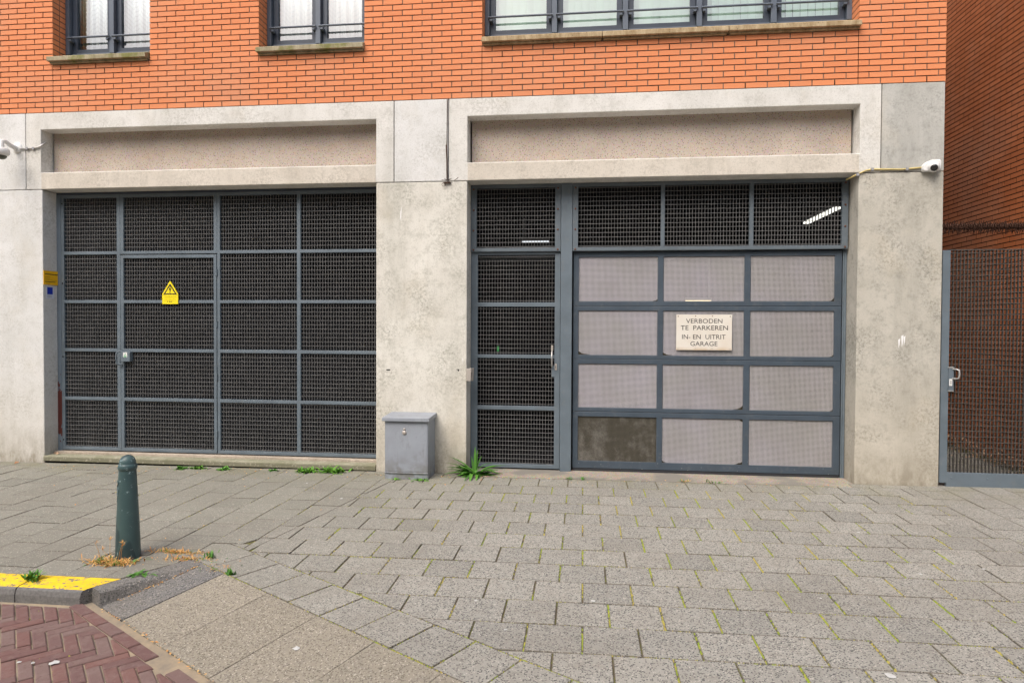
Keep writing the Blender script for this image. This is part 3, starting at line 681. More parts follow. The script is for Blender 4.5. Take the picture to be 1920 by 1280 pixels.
rb = MB().tube([(-1.512, -.006, 4.06), (-1.513, -.006, 3.8), (-1.516, -.008, 3.56)], .004, 6).tube([(-1.520, -.012, 3.57), (-1.512, -.014, 3.40), (-1.510, -.014, 3.20)], .0075, 8)
rb.box(-1.548, -1.470, -.03, 0, 3.158, 3.166).tube([(-1.545+.0*i+.022*math.cos(i*.7), -.02, 3.140+.018*math.sin(i*.7)) for i in range(10)], .0025, 6)
for q in range(9): rb.tube([(-1.51, -.012, 3.19), (-1.51+random.uniform(-.06, .06), -.03, 3.19+random.uniform(-.02, .05))], .0025, 5)
rb.tube([(-1.43, -.01, 3.185), (-1.40, -.02, 3.20), (-1.385, -.02, 3.215)], .004, 6)
tag(rb.build('rusty_wire_bracket', M['rust']), 'rusty bracket with broken wires hanging at the joint above the middle pier', 'bracket')

# ------------------------------------------------------------------ cabinet
cb = root('utility_cabinet', (-1.87, -.17, -.02), 'grey metal cabinet with sloping lid standing against the middle pier', 'cabinet')
zb = -.03
MB().box(-2.106, -1.640, -.318, -.002, zb, .61).build('body', M['cab'], cb, bevel=.004)
MB().box(-2.098, -1.650, -.3225, -.3185, .068, .604).build('front_door', M['cab'], cb, bevel=.0015)
MB().hexa([(-2.128, -.352, .603), (-1.620, -.352, .603), (-1.620, -.002, .610), (-2.128, -.002, .610), (-2.128, -.352, .642), (-1.620, -.352, .642), (-1.620, -.002, .660), (-2.128, -.002, .660)]).build('lid', M['cab'], cb, bevel=.005)
MB().box(-2.108, -1.640, -.329, -.3185, .050, .064).build('trim_bar', M['cab'], cb, bevel=.004)
b = MB().lathe([(0, .010), (.021, .009), (.024, .003), (.024, 0)], (-1.893, -.3225, .484), 20, axis=(0, -1, 0)).lathe([(0, .012), (.011, .011), (.013, 0)], (-1.893, -.3225, .518), 16, axis=(0, -1, 0))
b.build('lock_cover', M['plate'], cb)
MB().lathe([(0, .014), (.0035, .014)], (-1.893, -.3225, .518), 10, axis=(0, -1, 0)).build('keyhole', M['ink'], cb)

# ------------------------------------------------------------------ bollard
bx_, by_ = -3.222, -2.745; bz = zg(bx_, by_)
bo = root('bollard', (bx_, by_, bz), 'dark green cast iron bollard with domed top on the pavement corner', 'bollard')
MB().lathe([(.0815, -.05), (.0815, 0), (.080, .04), (.0725, .25), (.064, .44), (.0560, .612), (.0555, .620), (.058, .626)], (bx_, by_, bz), 48).build('shaft', M['bollard'], bo)
MB().lathe([(.0570, .622), (.0610, .630), (.0622, .642), (.0610, .656), (.057, .662), (.0545, .664)] + [(.0540*math.cos(q*.157), .666+.062*math.sin(q*.157)) for q in range(11)], (bx_, by_, bz), 48).build('domed_cap', M['bollard'], bo)
def on_b(a, h, o_=.001):
    r_ = .0815 - (.0815-.056)*min(1, h/.612) + o_; q = R(a); return (bx_+r_*math.sin(q), by_-r_*math.cos(q), bz+h)
b = MB(); E1 = [(-52, .545), (-44, .548), (-38, .538), (-26, .545), (-17, .540), (-22, .528), (-34, .512), (-46, .490), (-30, .505), (-16, .495), (-10, .480), (-13, .468)]
E2 = [(-50, .462), (-42, .468), (-36, .455), (-24, .452), (-14, .462)]; E3 = [(-46, .490), (-36, .470), (-24, .462), (-12, .440)]; E4 = [(-30, .455), (-30, .425), (-30, .40)]
for e, rr in ((E1, .0048), (E2, .0042), (E3, .0042), (E4, .0025)): b.tube([on_b(a-12, h) for a, h in e], rr, 6)
b.build('emblem', M['bollard'], bo)

# ------------------------------------------------------------------ right gate
rg = root('side_gate', (4.2, .05, 0), 'tall steel mesh gate closing the alley at the right edge', 'gate')
MB().box(3.566, 3.640, .02, .07, .045, 2.392).build('gate_post', M['steel'], rg, bevel=.003)
MB().box(3.632, 4.915, .018, .060, -.005, .152).build('kick_plate', M['steel'], rg, bevel=.003)
b = MB(); grating(b, 3.642, 4.86, .152, 2.392, .030, .0339, .056, t=.0046); b.box(3.642, 4.86, .028, .050, 2.392, 2.400); b.build('grating', M['galv2'], rg)
MB().box(4.86, 4.925, .02, .07, .02, 2.41).build('gate_post', M['steel'], rg, bevel=.003)
MB().box(3.634, 3.682, .006, .03, .972, 1.222).box(3.630, 3.684, .004, .03, 1.206, 1.222, 1).box(3.630, 3.682, .004, .03, .972, .984, 1).build('lock_case', [M['steel'], M['silver']], rg, bevel=.002)
MB().tube([(3.672, .01, 1.196), (3.685, -.03, 1.198), (3.703, -.045, 1.19), (3.708, -.045, 1.15), (3.703, -.045, 1.11), (3.685, -.03, 1.102), (3.670, .01, 1.104)], .0085, 10).build('handle', M['silver'], rg)
MB().box(3.637, 3.663, -.002, .006, 1.030, 1.098).box(3.648, 3.653, -.0035, 0, 1.045, 1.085, 1).build('lock_plate', [M['white'], M['ink']], rg)
for x in (3.68, 4.02, 4.36): MB().lathe([(0, .006), (.006, .005), (.007, 0)], (x, .0178, .098), 10, axis=(0, -1, 0)).build('bolt', M['steel'], rg)

sp = MB(); y, z = .05, 2.628; sp.tube([(3.55, y, z-.006), (4.94, y, z-.012)], .010, 8)
random.seed(11)
for i in range(62):
    x = 3.565+i*.0222; sp.tube([(x, y, z), (x+.010, y, z)], .030, 10)
    for q in range(10):
        a = 2*math.pi*(q+random.random()*.6)/10; l = random.uniform(.055, .08); sk = random.uniform(-.02, .02)
        p1 = (x+sk, y+math.cos(a)*l, z-.008+math.sin(a)*l); sp.tube([(x, y, z-.006), p1], [.0050, .0018], 4, 0, None, False)
tag(sp.build('spike_barrier', M['rust']), 'rusty rotating spike bar stretched above the side gate', 'spike barrier')
random.seed(21)

# ------------------------------------------------------------------ lamps in the garage
def lamp(name, p0, p1, w_, label, mt):
    r_ = root(name, ((p0[0]+p1[0])/2, (p0[1]+p1[1])/2, p0[2]), label, 'ceiling lamp', 'lamps inside the garage')
    MB().box(min(p0[0], p1[0])-w_, max(p0[0], p1[0])+w_, min(p0[1], p1[1])-w_, max(p0[1], p1[1])+w_, p0[2]+.012, p0[2]+.055).build('lamp_housing', M['grey'], r_)
    MB().box(min(p0[0], p1[0])-w_*.7, max(p0[0], p1[0])+w_*.7, min(p0[1], p1[1])-w_*.7, max(p0[1], p1[1])+w_*.7, p0[2]-.008, p0[2]+.011).build('lamp_tube', M[mt], r_)
    MB().box(p0[0]-.01, p0[0]+.01, p0[1]+.05, p0[1]+.07, p0[2]+.055, 3.299).build('hanger', M['grey'], r_)
lamp('ceiling_lamp', (2.79, 1.72, 2.95), (2.79, .70, 2.95), .05, 'bright white tube lamp behind the upper right mesh panel', 'tube')
lamp('ceiling_lamp', (-.97, 3.10, 2.925), (-.60, 3.10, 2.925), .03, 'thin lit strip lamp seen above the walk through gate', 'tubew')
lamp('ceiling_lamp', (2.20, 5.05, 2.10), (1.80, 5.05, 2.10), .03, 'warm yellow lamp glowing through the garage door above the parking sign', 'tubey')
ex = root('exit_light', (-1.32, 2.6, 1.2), 'tiny green light seen through the walk through gate', 'light')
MB().box(-1.315, -1.275, 2.6, 2.62, 1.22, 1.35).build('housing', M['grey'], ex); MB().box(-1.302, -1.291, 2.595, 2.599, 1.25, 1.32).build('lit_face', M['gglow'], ex)

# ------------------------------------------------------------------ ground
NV, TV = (.520, .854), (.854, -.520)          # across / along the driveway edge
def sdot(x, y): return x*NV[0]+y*NV[1]
def tdot(x, y): return x*TV[0]+y*TV[1]
def P(s, t): return (s*NV[0]+t*TV[0], s*NV[1]+t*TV[1])
def clip(poly, a, b_, c):                      # keep a*x+b*y >= c
    out = []
    for i in range(len(poly)):
        p, q = poly[i], poly[(i+1) % len(poly)]; dp = a*p[0]+b_*p[1]-c; dq = a*q[0]+b_*q[1]-c
        if dp >= 0: out.append(p)
        if (dp >= 0) != (dq >= 0):
            u = dp/(dp-dq); out.append((p[0]+(q[0]-p[0])*u, p[1]+(q[1]-p[1])*u))
    return out
def area(p): return sum(p[i][0]*p[(i+1) % len(p)][1]-p[(i+1) % len(p)][0]*p[i][1] for i in range(len(p)))/2
def inset(p, d):
    n = len(p); out = []
    for i in range(n):
        a, b_, c = Vector(p[i-1]), Vector(p[i]), Vector(p[(i+1) % n])
        u = (b_-a); v = (c-b_)
        if u.length < 1e-6 or v.length < 1e-6: out.append(tuple(b_)); continue
        u.normalize(); v.normalize(); n1 = Vector((-u.y, u.x)); n2 = Vector((-v.y, v.x)); k = n1+n2
        l = k.length_squared
        out.append(tuple(b_ + (k*(2*d/l) if l > .2 else n1*d)))
    return out
def slabpiece(b, poly, zf, th=.03, bev=.004, drop=.0025, tilt=.0012, mi=0, tone=None, edge=None):
    pl = []
    for q in poly:
        if not pl or (abs(q[0]-pl[-1][0])+abs(q[1]-pl[-1][1])) > .004: pl.append(q)
    if len(pl) > 2 and abs(pl[0][0]-pl[-1][0])+abs(pl[0][1]-pl[-1][1]) < .004: pl.pop()
    if len(pl) < 3 or area(pl) < .0012: return
    inn = inset(pl, bev)
    if area(inn) < .0005: return
    cx = sum(q[0] for q in pl)/len(pl); cy = sum(q[1] for q in pl)/len(pl)
    tx, ty, dz = random.gauss(0, tilt)*4, random.gauss(0, tilt)*4, random.gauss(0, tilt)
    f = lambda x, y: zf(x, y)+dz+(x-cx)*tx+(y-cy)*ty
    n = len(pl); vs = [(x, y, f(x, y)) for x, y in inn] + [(x, y, f(x, y)-drop) for x, y in pl] + [(x, y, f(x, y)-th) for x, y in pl]
    if tone is None: tone = random.random()
    b.add(vs, [tuple(range(n))], mi, tone)
    b.add(vs[:], [(n+i, n+(i+1) % n, (i+1) % n, i) for i in range(n)] + [(2*n+i, 2*n+(i+1) % n, n+(i+1) % n, n+i) for i in range(n)], mi if edge is None else edge, tone)
# base sheets
def sheet(name, poly, zf, mat, kind='structure'):
    b = MB(); b.add([(x, y, zf(x, y)) for x, y in poly], [tuple(range(len(poly)))]); return tag(b.build(name, mat), kind=kind)
sheet('ground', [(-400, -400), (400, -400), (400, 400), (-400, 400)], lambda x, y: -.45, M['rsand'])
b = MB(); zr = lambda x, y: zg(x, y)-.085-.010
for i in range(12):
    x0, x1 = -14+i*2.5, -11.5+i*2.5
    b.add([(x0, -14, zr(x0, -14)), (x1, -14, zr(x1, -14)), (x1, -2.6, zr(x1, -2.6)), (x0, -2.6, zr(x0, -2.6))], [(0, 1, 2, 3)])
tag(b.build('road', M['rsand']), kind='structure')
# pavement bed
bed = MB(); zb_ = lambda x, y: zg(x, y)-.0075
pb = [(-10.5, -3.118), P(-3.43, -.935)]
poly = [(-10.5, -3.12), (-3.02, -3.12), P(-3.76, -.935), P(-3.765, 4.6), (9.5, -6.0), (9.5, .0), (-10.5, .0)]
bed.add([(x, y, zb_(x, y)) for x, y in poly], [tuple(range(len(poly)))])
bed.add([(3.5, 0, zb_(3.5, 0)), (5, 0, zb_(5, 0)), (5, 9, zb_(5, 9)), (3.5, 9, zb_(3.5, 9))], [(0, 1, 2, 3)])
tag(bed.build('pavement_bed', M['sand']), kind='structure')
pv = MB()
BL = lambda y: -1.95 + (y+.1)*.200          # x of the boundary between left and right fields
def boundary_hp(sign):
    # line x = -1.93 + .2*y  ->  keep x - .2*y >= c
    return (1*sign, -.2*sign, (-1.93)*sign)
# right field: rows parallel to the facade
rot = .0047
random.seed(3)
joints = []
for k in range(-8, 14):
    off = 0 if k % 2 == 0 else .15
    for c_ in range(-18, 34):
        x0 = -.0066 + .3*c_ + off; y0 = -3.743+.3*k
        q = [(x0, y0), (x0+.3, y0), (x0+.3, y0+.3), (x0, y0+.3)]
        q = [(x - rot*(y+3.743), y + rot*x) for x, y in q]
        cx, cy = q[0]
        if random.random() < .07 and k < 12:       # a few rows contain half tiles
            pass
        gx, gy = .0036, .0025
        q = [(q[0][0]+gx, q[0][1]+gy), (q[1][0]-gx, q[1][1]+gy), (q[2][0]-gx, q[2][1]-gy), (q[3][0]+gx, q[3][1]-gy)]
        a_, b_, c0 = boundary_hp(1); q = clip(q, a_, b_, c0+.002)
        if q: q = clip(q, -1, 0, -(3.25 if cy > -3.2 else 9.4)+.0)
        if q: q = clip(q, NV[0], NV[1], -3.430+.003)
        if q: q = clip(q, 0, -1, .006 if not (-1.29 < x0+.15 < 2.75) else .121)
        if q: q = clip(q, 0, 1, -5.9)
        if q and len(q) > 2: slabpiece(pv, q, zg, edge=2, tone=max(0, min(1, random.gauss(.42, .30))))
        if -2 < x0 < 3.3 and sdot(x0, y0) > -3.4: joints.append((x0 - rot*(y0+3.743), y0, y0+.3))
# left field: columns run towards the facade
th = R(2.2)
for c_ in range(-2, 32):
    for k in range(-3, 14):
        off = .15 if c_ % 2 else 0
        u0, v0 = -2.15-.3*c_, -3.3+.3*k+off
        q = [(u0, v0), (u0+.3, v0), (u0+.3, v0+.3), (u0, v0+.3)]
        g = .0024; q = [(q[0][0]+g, q[0][1]+g), (q[1][0]-g, q[1][1]+g), (q[2][0]-g, q[2][1]-g), (q[3][0]+g, q[3][1]-g)]
        q = [(-2.15+(x+2.15)*math.cos(th)+(y+1)*math.sin(th)*.8, -1+(y+1)*math.cos(th)-(x+2.15)*math.sin(th)*.0) for x, y in q]
        a_, b_, c0 = boundary_hp(-1); q1 = clip(q, a_, b_, c0+.002)
        if not q1: continue
        q1 = clip(q1, 0, -1, .004)
        if q1: q1 = clip(q1, 0, 1, -3.118)
        if not q1: continue
        qa = clip(q1, NV[0], NV[1], -3.430+.003); qb = clip(q1, -NV[0], -NV[1], 3.430-.001)
        mt_ = sum(tdot(*p_) for p_ in q1)/len(q1)
        if mt_ < -.99:
            slabpiece(pv, clip(q1, -TV[0], -TV[1], .940), zg, mi=1, edge=2, tone=max(0, min(1, random.gauss(.4, .25))), bev=.003, drop=.0015); continue
        if qa and len(qa) > 2: slabpiece(pv, qa, zg, mi=1, edge=2, tone=max(0, min(1, random.gauss(.4, .22))), bev=.003, drop=.0015)
        if qb: qb = clip(qb, -TV[0], -TV[1], .940)
        if qb and len(qb) > 2: slabpiece(pv, qb, zg, mi=1, edge=2, tone=max(0, min(1, random.gauss(.4, .22))), bev=.003, drop=.0015)
# band of columns at the right
for c_ in range(0, 21):
    for k in range(-1, 12):
        off = .15 if c_ % 2 else 0; x0, y0 = 3.25+.3*c_, -3.3+.3*k+off
        if c_ == 0: off = 0; y0 = -3.3+.3*k+.1
        g = .003; q = [(x0+g, y0+.001), (x0+.3-g, y0+.001), (x0+.3-g, y0+.299), (x0+g, y0+.299)]
        q = clip(q, 0, -1, .004 if x0 < 3.5 else -6); q = clip(q, 0, 1, -3.13) if q else q
        if q and len(q) > 2: slabpiece(pv, q, zg, edge=2, mi=0 if c_ < 2 else 1, tone=random.gauss(.55, .2))
for c_ in range(5):
    for k in range(18):
        x0, y0 = 3.55+.3*c_, .04+.3*k
        if x0+.3 < 4.96: slabpiece(pv, [(x0+.002, y0+.002), (x0+.298, y0+.002), (x0+.298, y0+.298), (x0+.002, y0+.298)], zg, mi=1)
# diagonal band along the driveway
for k in range(-3, 22):
    t0 = -.070+.3*k; t0_ = max(t0, -.938)
    if t0+.3 < -.93: continue
    q = [P(-3.757, t0_+.0025), P(-3.757, t0+.2975), P(-3.4315, t0+.2975), P(-3.4315, t0_+.0025)]
    slabpiece(pv, q, zg, edge=2, tone=max(0, random.gauss(.35, .2)))
tag(pv.build('pavement', [M['tile'], M['tile'], M['edge']]), kind='structure')

# driveway slabs sloping down to the street
sl = MB(); zs = lambda x, y: zg(x, y) - .085*max(0, min(1, (-3.760-sdot(x, y))/.63))
ts = [-.497, .020, .519, 1.013, 1.50, 2.0, 2.5, 3.0, 3.5, 4.0, 4.5, 5.0]
for i in range(len(ts)-1):
    slabpiece(sl, [P(-4.390, ts[i]+.002), P(-4.390, ts[i+1]-.002), P(-3.762, ts[i+1]-.002), P(-3.762, ts[i]+.002)], zs, th=.12, bev=.004, drop=.002, tilt=.0006)
tag(sl.build('driveway', M['slab']), kind='structure')
# kerb: transition block and straight stones
kb = MB()
def kpt(s, t, dz): x, y = P(s, t); return (x, y, zg(x, y)+dz)
NS = 8
top = []
rows = []
for i in range(NS+1):
    s_ = -4.390 + i*(.63/NS); dr = -.085*max(0, min(1, (-3.760-s_)/.63)); f = i/NS
    tt = -.82+.05*f; wob = .004*math.sin(i*2.1)
    rows.append([kpt(s_, -.930, -.25), kpt(s_, -.930, 0), kpt(s_, -.90, .003), kpt(s_, tt-.010+wob, 0.003), kpt(s_, tt+.006+wob, -.009 if dr < -.012 else dr), kpt(s_, tt+.024, dr-.001), kpt(s_, -.500, dr), kpt(s_, -.500, -.25)])
vs = [p for r_ in rows for p in r_]; n = 8
fs = [(i*n+j, i*n+j+1, (i+1)*n+j+1, (i+1)*n+j) for i in range(NS) for j in range(n-1)]
kb.add(vs, fs, 0, .3); kb.add(rows[0], [tuple(range(n))[::-1]], 0, .6); kb.add(rows[-1], [tuple(range(n))], 0, .3)
def kstone(x0, x1, clipped=False):
    prof = [(-3.118, -.25), (-3.118, 0), (-3.16, .001), (-3.285, -.001), (-3.304, -.005), (-3.314, -.016), (-3.322, -.045), (-3.326, -.25)]
    A = []; B = []
    for y, z in prof:
        xe = x1
        if clipped: xe = min(x1, (-.934*1.0 + .520*y)/.854)          # stops at the transition block
        A.append((x0, y, zg(x0, y)+z)); B.append((xe, y, zg(xe, y)+z))
    n = len(prof); kb.add(A+B, [(j, j+1, n+j+1, n+j) for j in range(n-1)], 1, .5); kb.add(A, [tuple(range(n))[::-1]], 0); kb.add(B, [tuple(range(n))], 0)
kstone(-3.556, -2.9, True)
for i in range(7): kstone(-4.556-i, -3.564-i)
tag(kb.build('kerb', [M['kerb'], M['yellow']]), kind='structure')

# street clinkers in herringbone
rd = MB(); zrd = lambda x, y: zg(x, y)-.085
u_, W3 = .0685, 3; ang = R(44)
def rp(u, v): return (-3+u*math.cos(ang)-v*math.sin(ang), -4+u*math.sin(ang)+v*math.cos(ang))
def putb(cx0, cy0, cx1, cy1):
    g = .0036; q = [rp(cx0*u_+g, cy0*u_+g), rp(cx1*u_-g, cy0*u_+g), rp(cx1*u_-g, cy1*u_-g), rp(cx0*u_+g, cy1*u_-g)]
    cx = sum(p[0] for p in q)/4; cy = sum(p[1] for p in q)/4
    if cx < -7 or cx > 2.2 or cy < -6.8 or cy > -3.2: return
    for hp in ((-NV[0], -NV[1], 4.515), (0, -1, 3.365)):
        q = clip(q, *hp)
        if not q or len(q) < 3: return
    slabpiece(rd, q, zrd, th=.03, bev=.006, drop=.004, tilt=.0016)
for i in range(-75, 76):
    for bb in range(-16, 17):
        X0, Y0 = i+3*bb, -i+3*bb
        putb(X0, Y0, X0+3, Y0+1); putb(X0+3, Y0, X0+4, Y0+3)
for k in range(-1, 24):                        # gutter course along the slabs
    if k in (4, 8, 9): continue
    slabpiece(rd, [P(-4.508, -.75+.212*k+.004), P(-4.508, -.75+.212*k+.205), P(-4.440, -.75+.212*k+.205), P(-4.440, -.75+.212*k+.004)], zrd, th=.03, bev=.004, drop=.005, tilt=.002)
tag(rd.build('road_pavers', M['clinker']), kind='structure')

# ------------------------------------------------------------------ moss, weeds, leaves
def blob(b, x, y, z, r_, h, tone, mi=0):
    n = 6; a0 = random.random()*6; vs = [(x+r_*math.cos(a0+2*math.pi*i/n)*random.uniform(.7, 1.2), y+r_*math.sin(a0+2*math.pi*i/n)*random.uniform(.7, 1.2), z) for i in range(n)]
    vs += [(x+random.uniform(-.3, .3)*r_, y+random.uniform(-.3, .3)*r_, z+h)]
    b.add(vs, [(i, (i+1) % n, n) for i in range(n)], mi, tone)
random.seed(5)
ms_ = MB()
for x, y0, y1 in joints:
    if y1 > -.15: continue
    d = math.exp(-((x-1.25)/1.15)**2) * (1 if -3.6 < y0 < -.4 else .7)
    d += .25*math.exp(-((y0+.5)/.5)**2)
    if random.random() > .55+.6*d: continue
    dens = random.uniform(.25, 1)*(.35+.65*d); yc_ = random.uniform(y0, y1)
    dry = random.random() < .35
    y = y0+.008
    while y < y1-.008:
        if random.random() < dens*(1 if abs(y-yc_) < .12 else .55):
            blob(ms_, x+random.gauss(0, .0022), y, zg(x, y)-.006, random.uniform(.005, .0095), random.uniform(.008, .013), random.uniform(.5, 1) if (dry or random.random() < .25) else random.uniform(0, .4))
        y += .0065
for k in range(-1, 13):
    y = -3.743+.3*k; x = -2.6
    while x < 3.3:
        nz = math.sin(x*3.1+k*1.7)+math.sin(x*7.3+k*5.1)*.6
        if sdot(x, y) > -3.40 and x > BL(y) and random.random() < max(0, .22+.35*nz):
            blob(ms_, x, y+rot*x+random.gauss(0, .0015), zg(x, y)-.006, random.uniform(.003, .006), random.uniform(.006, .010), random.random())
        x += .008
t_ = -.9
while t_ < 3.2:                                # along the diagonal band
    for s_ in (-3.4305, -3.7595):
        if random.random() < .42+.35*math.sin(t_*4+s_*9): x, y = P(s_, t_); blob(ms_, x, y, zg(x, y)-.006, random.uniform(.004, .008), random.uniform(.006, .012), random.random())
    t_ += .0075
for k in range(0, 12):
    for i in range(40):
        if random.random() < .25: x, y = P(-3.75+.008*i, -.070+.3*k); blob(ms_, x, y, zg(x, y)-.006, .005, .009, random.random())
for i in range(2600):                           # left field joints, thinner and yellower
    c_ = random.randint(0, 26); u0 = -2.15-.3*c_; v = random.uniform(-3.0, -.1)
    x = -2.15+(u0+2.15)*math.cos(th)+(v+1)*math.sin(th)*.8; y = v
    if sdot(x, y) < -3.42 or x > BL(y): continue
    blob(ms_, x+random.gauss(0, .002), y, zg(x, y)-.005, random.uniform(.003, .007), random.uniform(.005, .008), random.uniform(.25, 1))
for i in range(220):
    x, y = rp(random.uniform(-10, 20)*u_*3, random.uniform(-8, 12)*u_*2)
    if sdot(x, y) < -4.53 and y < -3.4 and x > -5: blob(ms_, x, y, zrd(x, y)-.006, .006, .008, random.random()*.6)
tag(ms_.build('moss', M['moss']), 'green and straw coloured moss growing in the paving joints', 'moss', kind='stuff')

def blade(b, p, ang_, ln, w_, lean, droop, mi=0, tone=None, n=6, fold=.25):
    d = Vector((math.cos(ang_), math.sin(ang_), 0)); sd_ = Vector((-d.y, d.x, 0)); vs = []; pos = Vector(p); a = lean
    for i in range(n+1):
        f = i/n; ww = w_*math.sin(math.pi*min(1, .12+f*.86))**.8*.5
        vs += [pos-sd_*ww+Vector((0, 0, ww*fold)), pos, pos+sd_*ww+Vector((0, 0, ww*fold))]
        a -= droop/n; pos = pos + (d*math.cos(a)+Vector((0, 0, 1))*math.sin(a))*(ln/n)
    fs = []
    for i in range(n): fs += [(3*i, 3*i+1, 3*i+4, 3*i+3), (3*i+1, 3*i+2, 3*i+5, 3*i+4)]
    b.add(vs, fs, mi, tone, True)
def weed(x, y, n, ln, w_, label, mat, lean=(.3, 1.3), z=None, cat='weed', group='weeds at the foot of the facade', name='weed', droop=1.2, spread=.0, extra=None):
    b = MB(); z = zg(x, y)-.003 if z is None else z
    for i in range(n):
        blade(b, (x+random.gauss(0, spread), y+random.gauss(0, spread)*.6, z), random.uniform(0, 6.283), ln*random.uniform(.5, 1.1), w_*random.uniform(.7, 1.2), random.uniform(*lean), random.uniform(.4, 1)*droop)
    if extra: extra(b, x, y, z)
    return tag(b.build(name, mat, None, loc=(x, y, z), solid=0), label, cat, group)
def big_extra(b, x, y, z):
    for a_, l, w_, le, dr_ in ((100, .30, .030, 1.5, .12), (80, .27, .026, 1.42, .25), (60, .22, .024, 1.30, .5), (30, .27, .020, 1.0, 1.0), (120, .2, .024, 1.35, .3)):
        blade(b, (x+random.uniform(-.02, .02), y+.05, z), R(a_), l, w_, le, dr_, 0, random.random()*.4, 8, .5)
    for i in range(46):
        a_ = random.choice((random.uniform(185, 355), random.uniform(-20, 20), random.uniform(170, 200)))
        blade(b, (x+random.uniform(-.03, .04), y+random.uniform(-.01, .02), z), R(a_), random.uniform(.14, .36), random.uniform(.020, .042), random.uniform(.15, .95), random.uniform(.5, 1.3), 0, random.random(), 7, .6)
weed(-1.19, -.07, 12, .14, .02, 'large dark green weed with long leaves at the corner beside the walk through gate', M['leaf'], extra=big_extra)
FW = [(-4.52, -.13, .10, 'small fern like weed under the step just right of the bollard'), (-4.33, -.10, .13, 'weed below the step, second to the right of the bollard'), (-4.02, -.13, .10, 'weed below the middle of the mesh door step'), (-3.46, -.10, .08, 'thin weed under the step below the third mesh column'),
      (-3.05, -.11, .16, 'pale green weed clump under the right half of the step'), (-2.78, -.08, .20, 'leafy weed clump under the step close to the cabinet')]
random.seed(8)
for x, y, sz, lb in FW:
    weed(x, y, int(40+sz*260), sz*.55, .022, lb, M['leafb'] if sz > .12 else M['leaf'], spread=sz*.30, lean=(.3, 1.2))
weed(-1.72, -.35, 46, .035, .018, 'bright clover at the right foot of the cabinet', M['leafb'], spread=.045, name='clover', cat='clover', z=-.008)
weed(-1.98, -.345, 24, .03, .016, 'small clover tuft at the left foot of the cabinet', M['leafb'], spread=.03, name='clover', cat='clover', z=-.008)
weed(-3.555, -3.20, 70, .075, .014, 'bushy green weed sprouting from the joint of the yellow kerb', M['leaf'], spread=.026, lean=(.7, 1.5), droop=.5, group='weeds along the kerb', z=zg(-3.55, -3.2))
weed(-2.93, -3.05, 34, .07, .014, 'green weed between yellow kerb and sloping kerb stone', M['leaf'], spread=.035, lean=(.2, .8), group='weeds along the kerb', z=zg(-3, -3.1))
weed(-2.635, -2.70, 22, .06, .012, 'green sprout at the head of the sloping kerb stone', M['leaf'], spread=.02, lean=(.6, 1.5), droop=.4, group='weeds along the kerb')
weed(-2.325, -2.975, 20, .05, .012, 'green sprout in the joint left of the gravel slabs', M['leaf'], spread=.014, lean=(.6, 1.5), droop=.4, group='weeds along the kerb')
weed(-.17, -.13, 16, .05, .012, 'green sprout in front of the steel post', M['leaf'], spread=.02, lean=(.6, 1.5))
weed(-.02, -.12, 14, .045, .012, 'green sprout at the left corner of the garage door', M['leaf'], spread=.02, lean=(.6, 1.5))
weed(1.32, -.13, 18, .06, .010, 'reddish green sprout in front of the garage door threshold', M['leaf'], spread=.03, lean=(.5, 1.5))
def dryclump(x, y, n, ln, lb, sp_, grp='dry grass tufts', green=.25):
    b = MB(); z = zg(x, y)
    for i in range(n):
        a_ = random.uniform(0, 6.283); px_, py_ = x+random.gauss(0, sp_[0]), y+random.gauss(0, sp_[1])
        if (px_-bx_)**2+(py_-by_)**2 < .0072 and 'bollard' in lb: py_ -= .1
        blade(b, (px_, py_, zg(px_, py_)), a_, ln*random.uniform(.3, 1.1), .006, random.uniform(.05, 1.2), random.uniform(.2, 1.2), 1 if random.random() < green else 0, None, 4, .1)
    tag(b.build('dry_grass', [M['dry'], M['leaf']], None, loc=(x, y, z)), lb, 'dry grass', grp)
dryclump(bx_-.03, by_-.11, 520, .06, 'orange dry grass around the foot of the bollard', (.085, .035))
dryclump(-2.92, -2.62, 260, .04, 'line of dry grass trailing right behind the bollard', (.12, .016), green=.1)
dryclump(-2.74, -2.74, 240, .032, 'orange dry litter along the top of the sloping kerb stone', (.11, .025), green=.12)
dryclump(-2.45, -2.88, 60, .025, 'dry litter where kerb stone meets the tiles', (.06, .04), green=.2)
dryclump(1.02, -.10, 50, .05, 'straw tuft in front of the garage threshold', (.03, .012), green=.4)
b = MB()
for dx, hh, ln in ((-.09, .14, -.03), (-.03, .17, .02), (.03, .15, .05), (.0, .10, -.07), (.05, .13, .03)):
    x0 = bx_+dx-.01; y0 = by_-.13; z0 = zg(x0, y0)
    b.tube([(x0, y0, z0), (x0+ln*.5, y0-.01, z0+hh*.6), (x0+ln, y0-.02, z0+hh)], [.0016, .0013, .001], 5)
    for q in range(10): blade(b, (x0+ln, y0-.02, z0+hh), random.uniform(0, 6.28), .028, .004, random.uniform(.4, 1.4), .2)
tag(b.build('dry_grass', M['dry'], None, loc=(bx_, by_-.13, bz)), 'tall dry seed stalks in front of the bollard', 'dry grass', 'dry grass tufts')
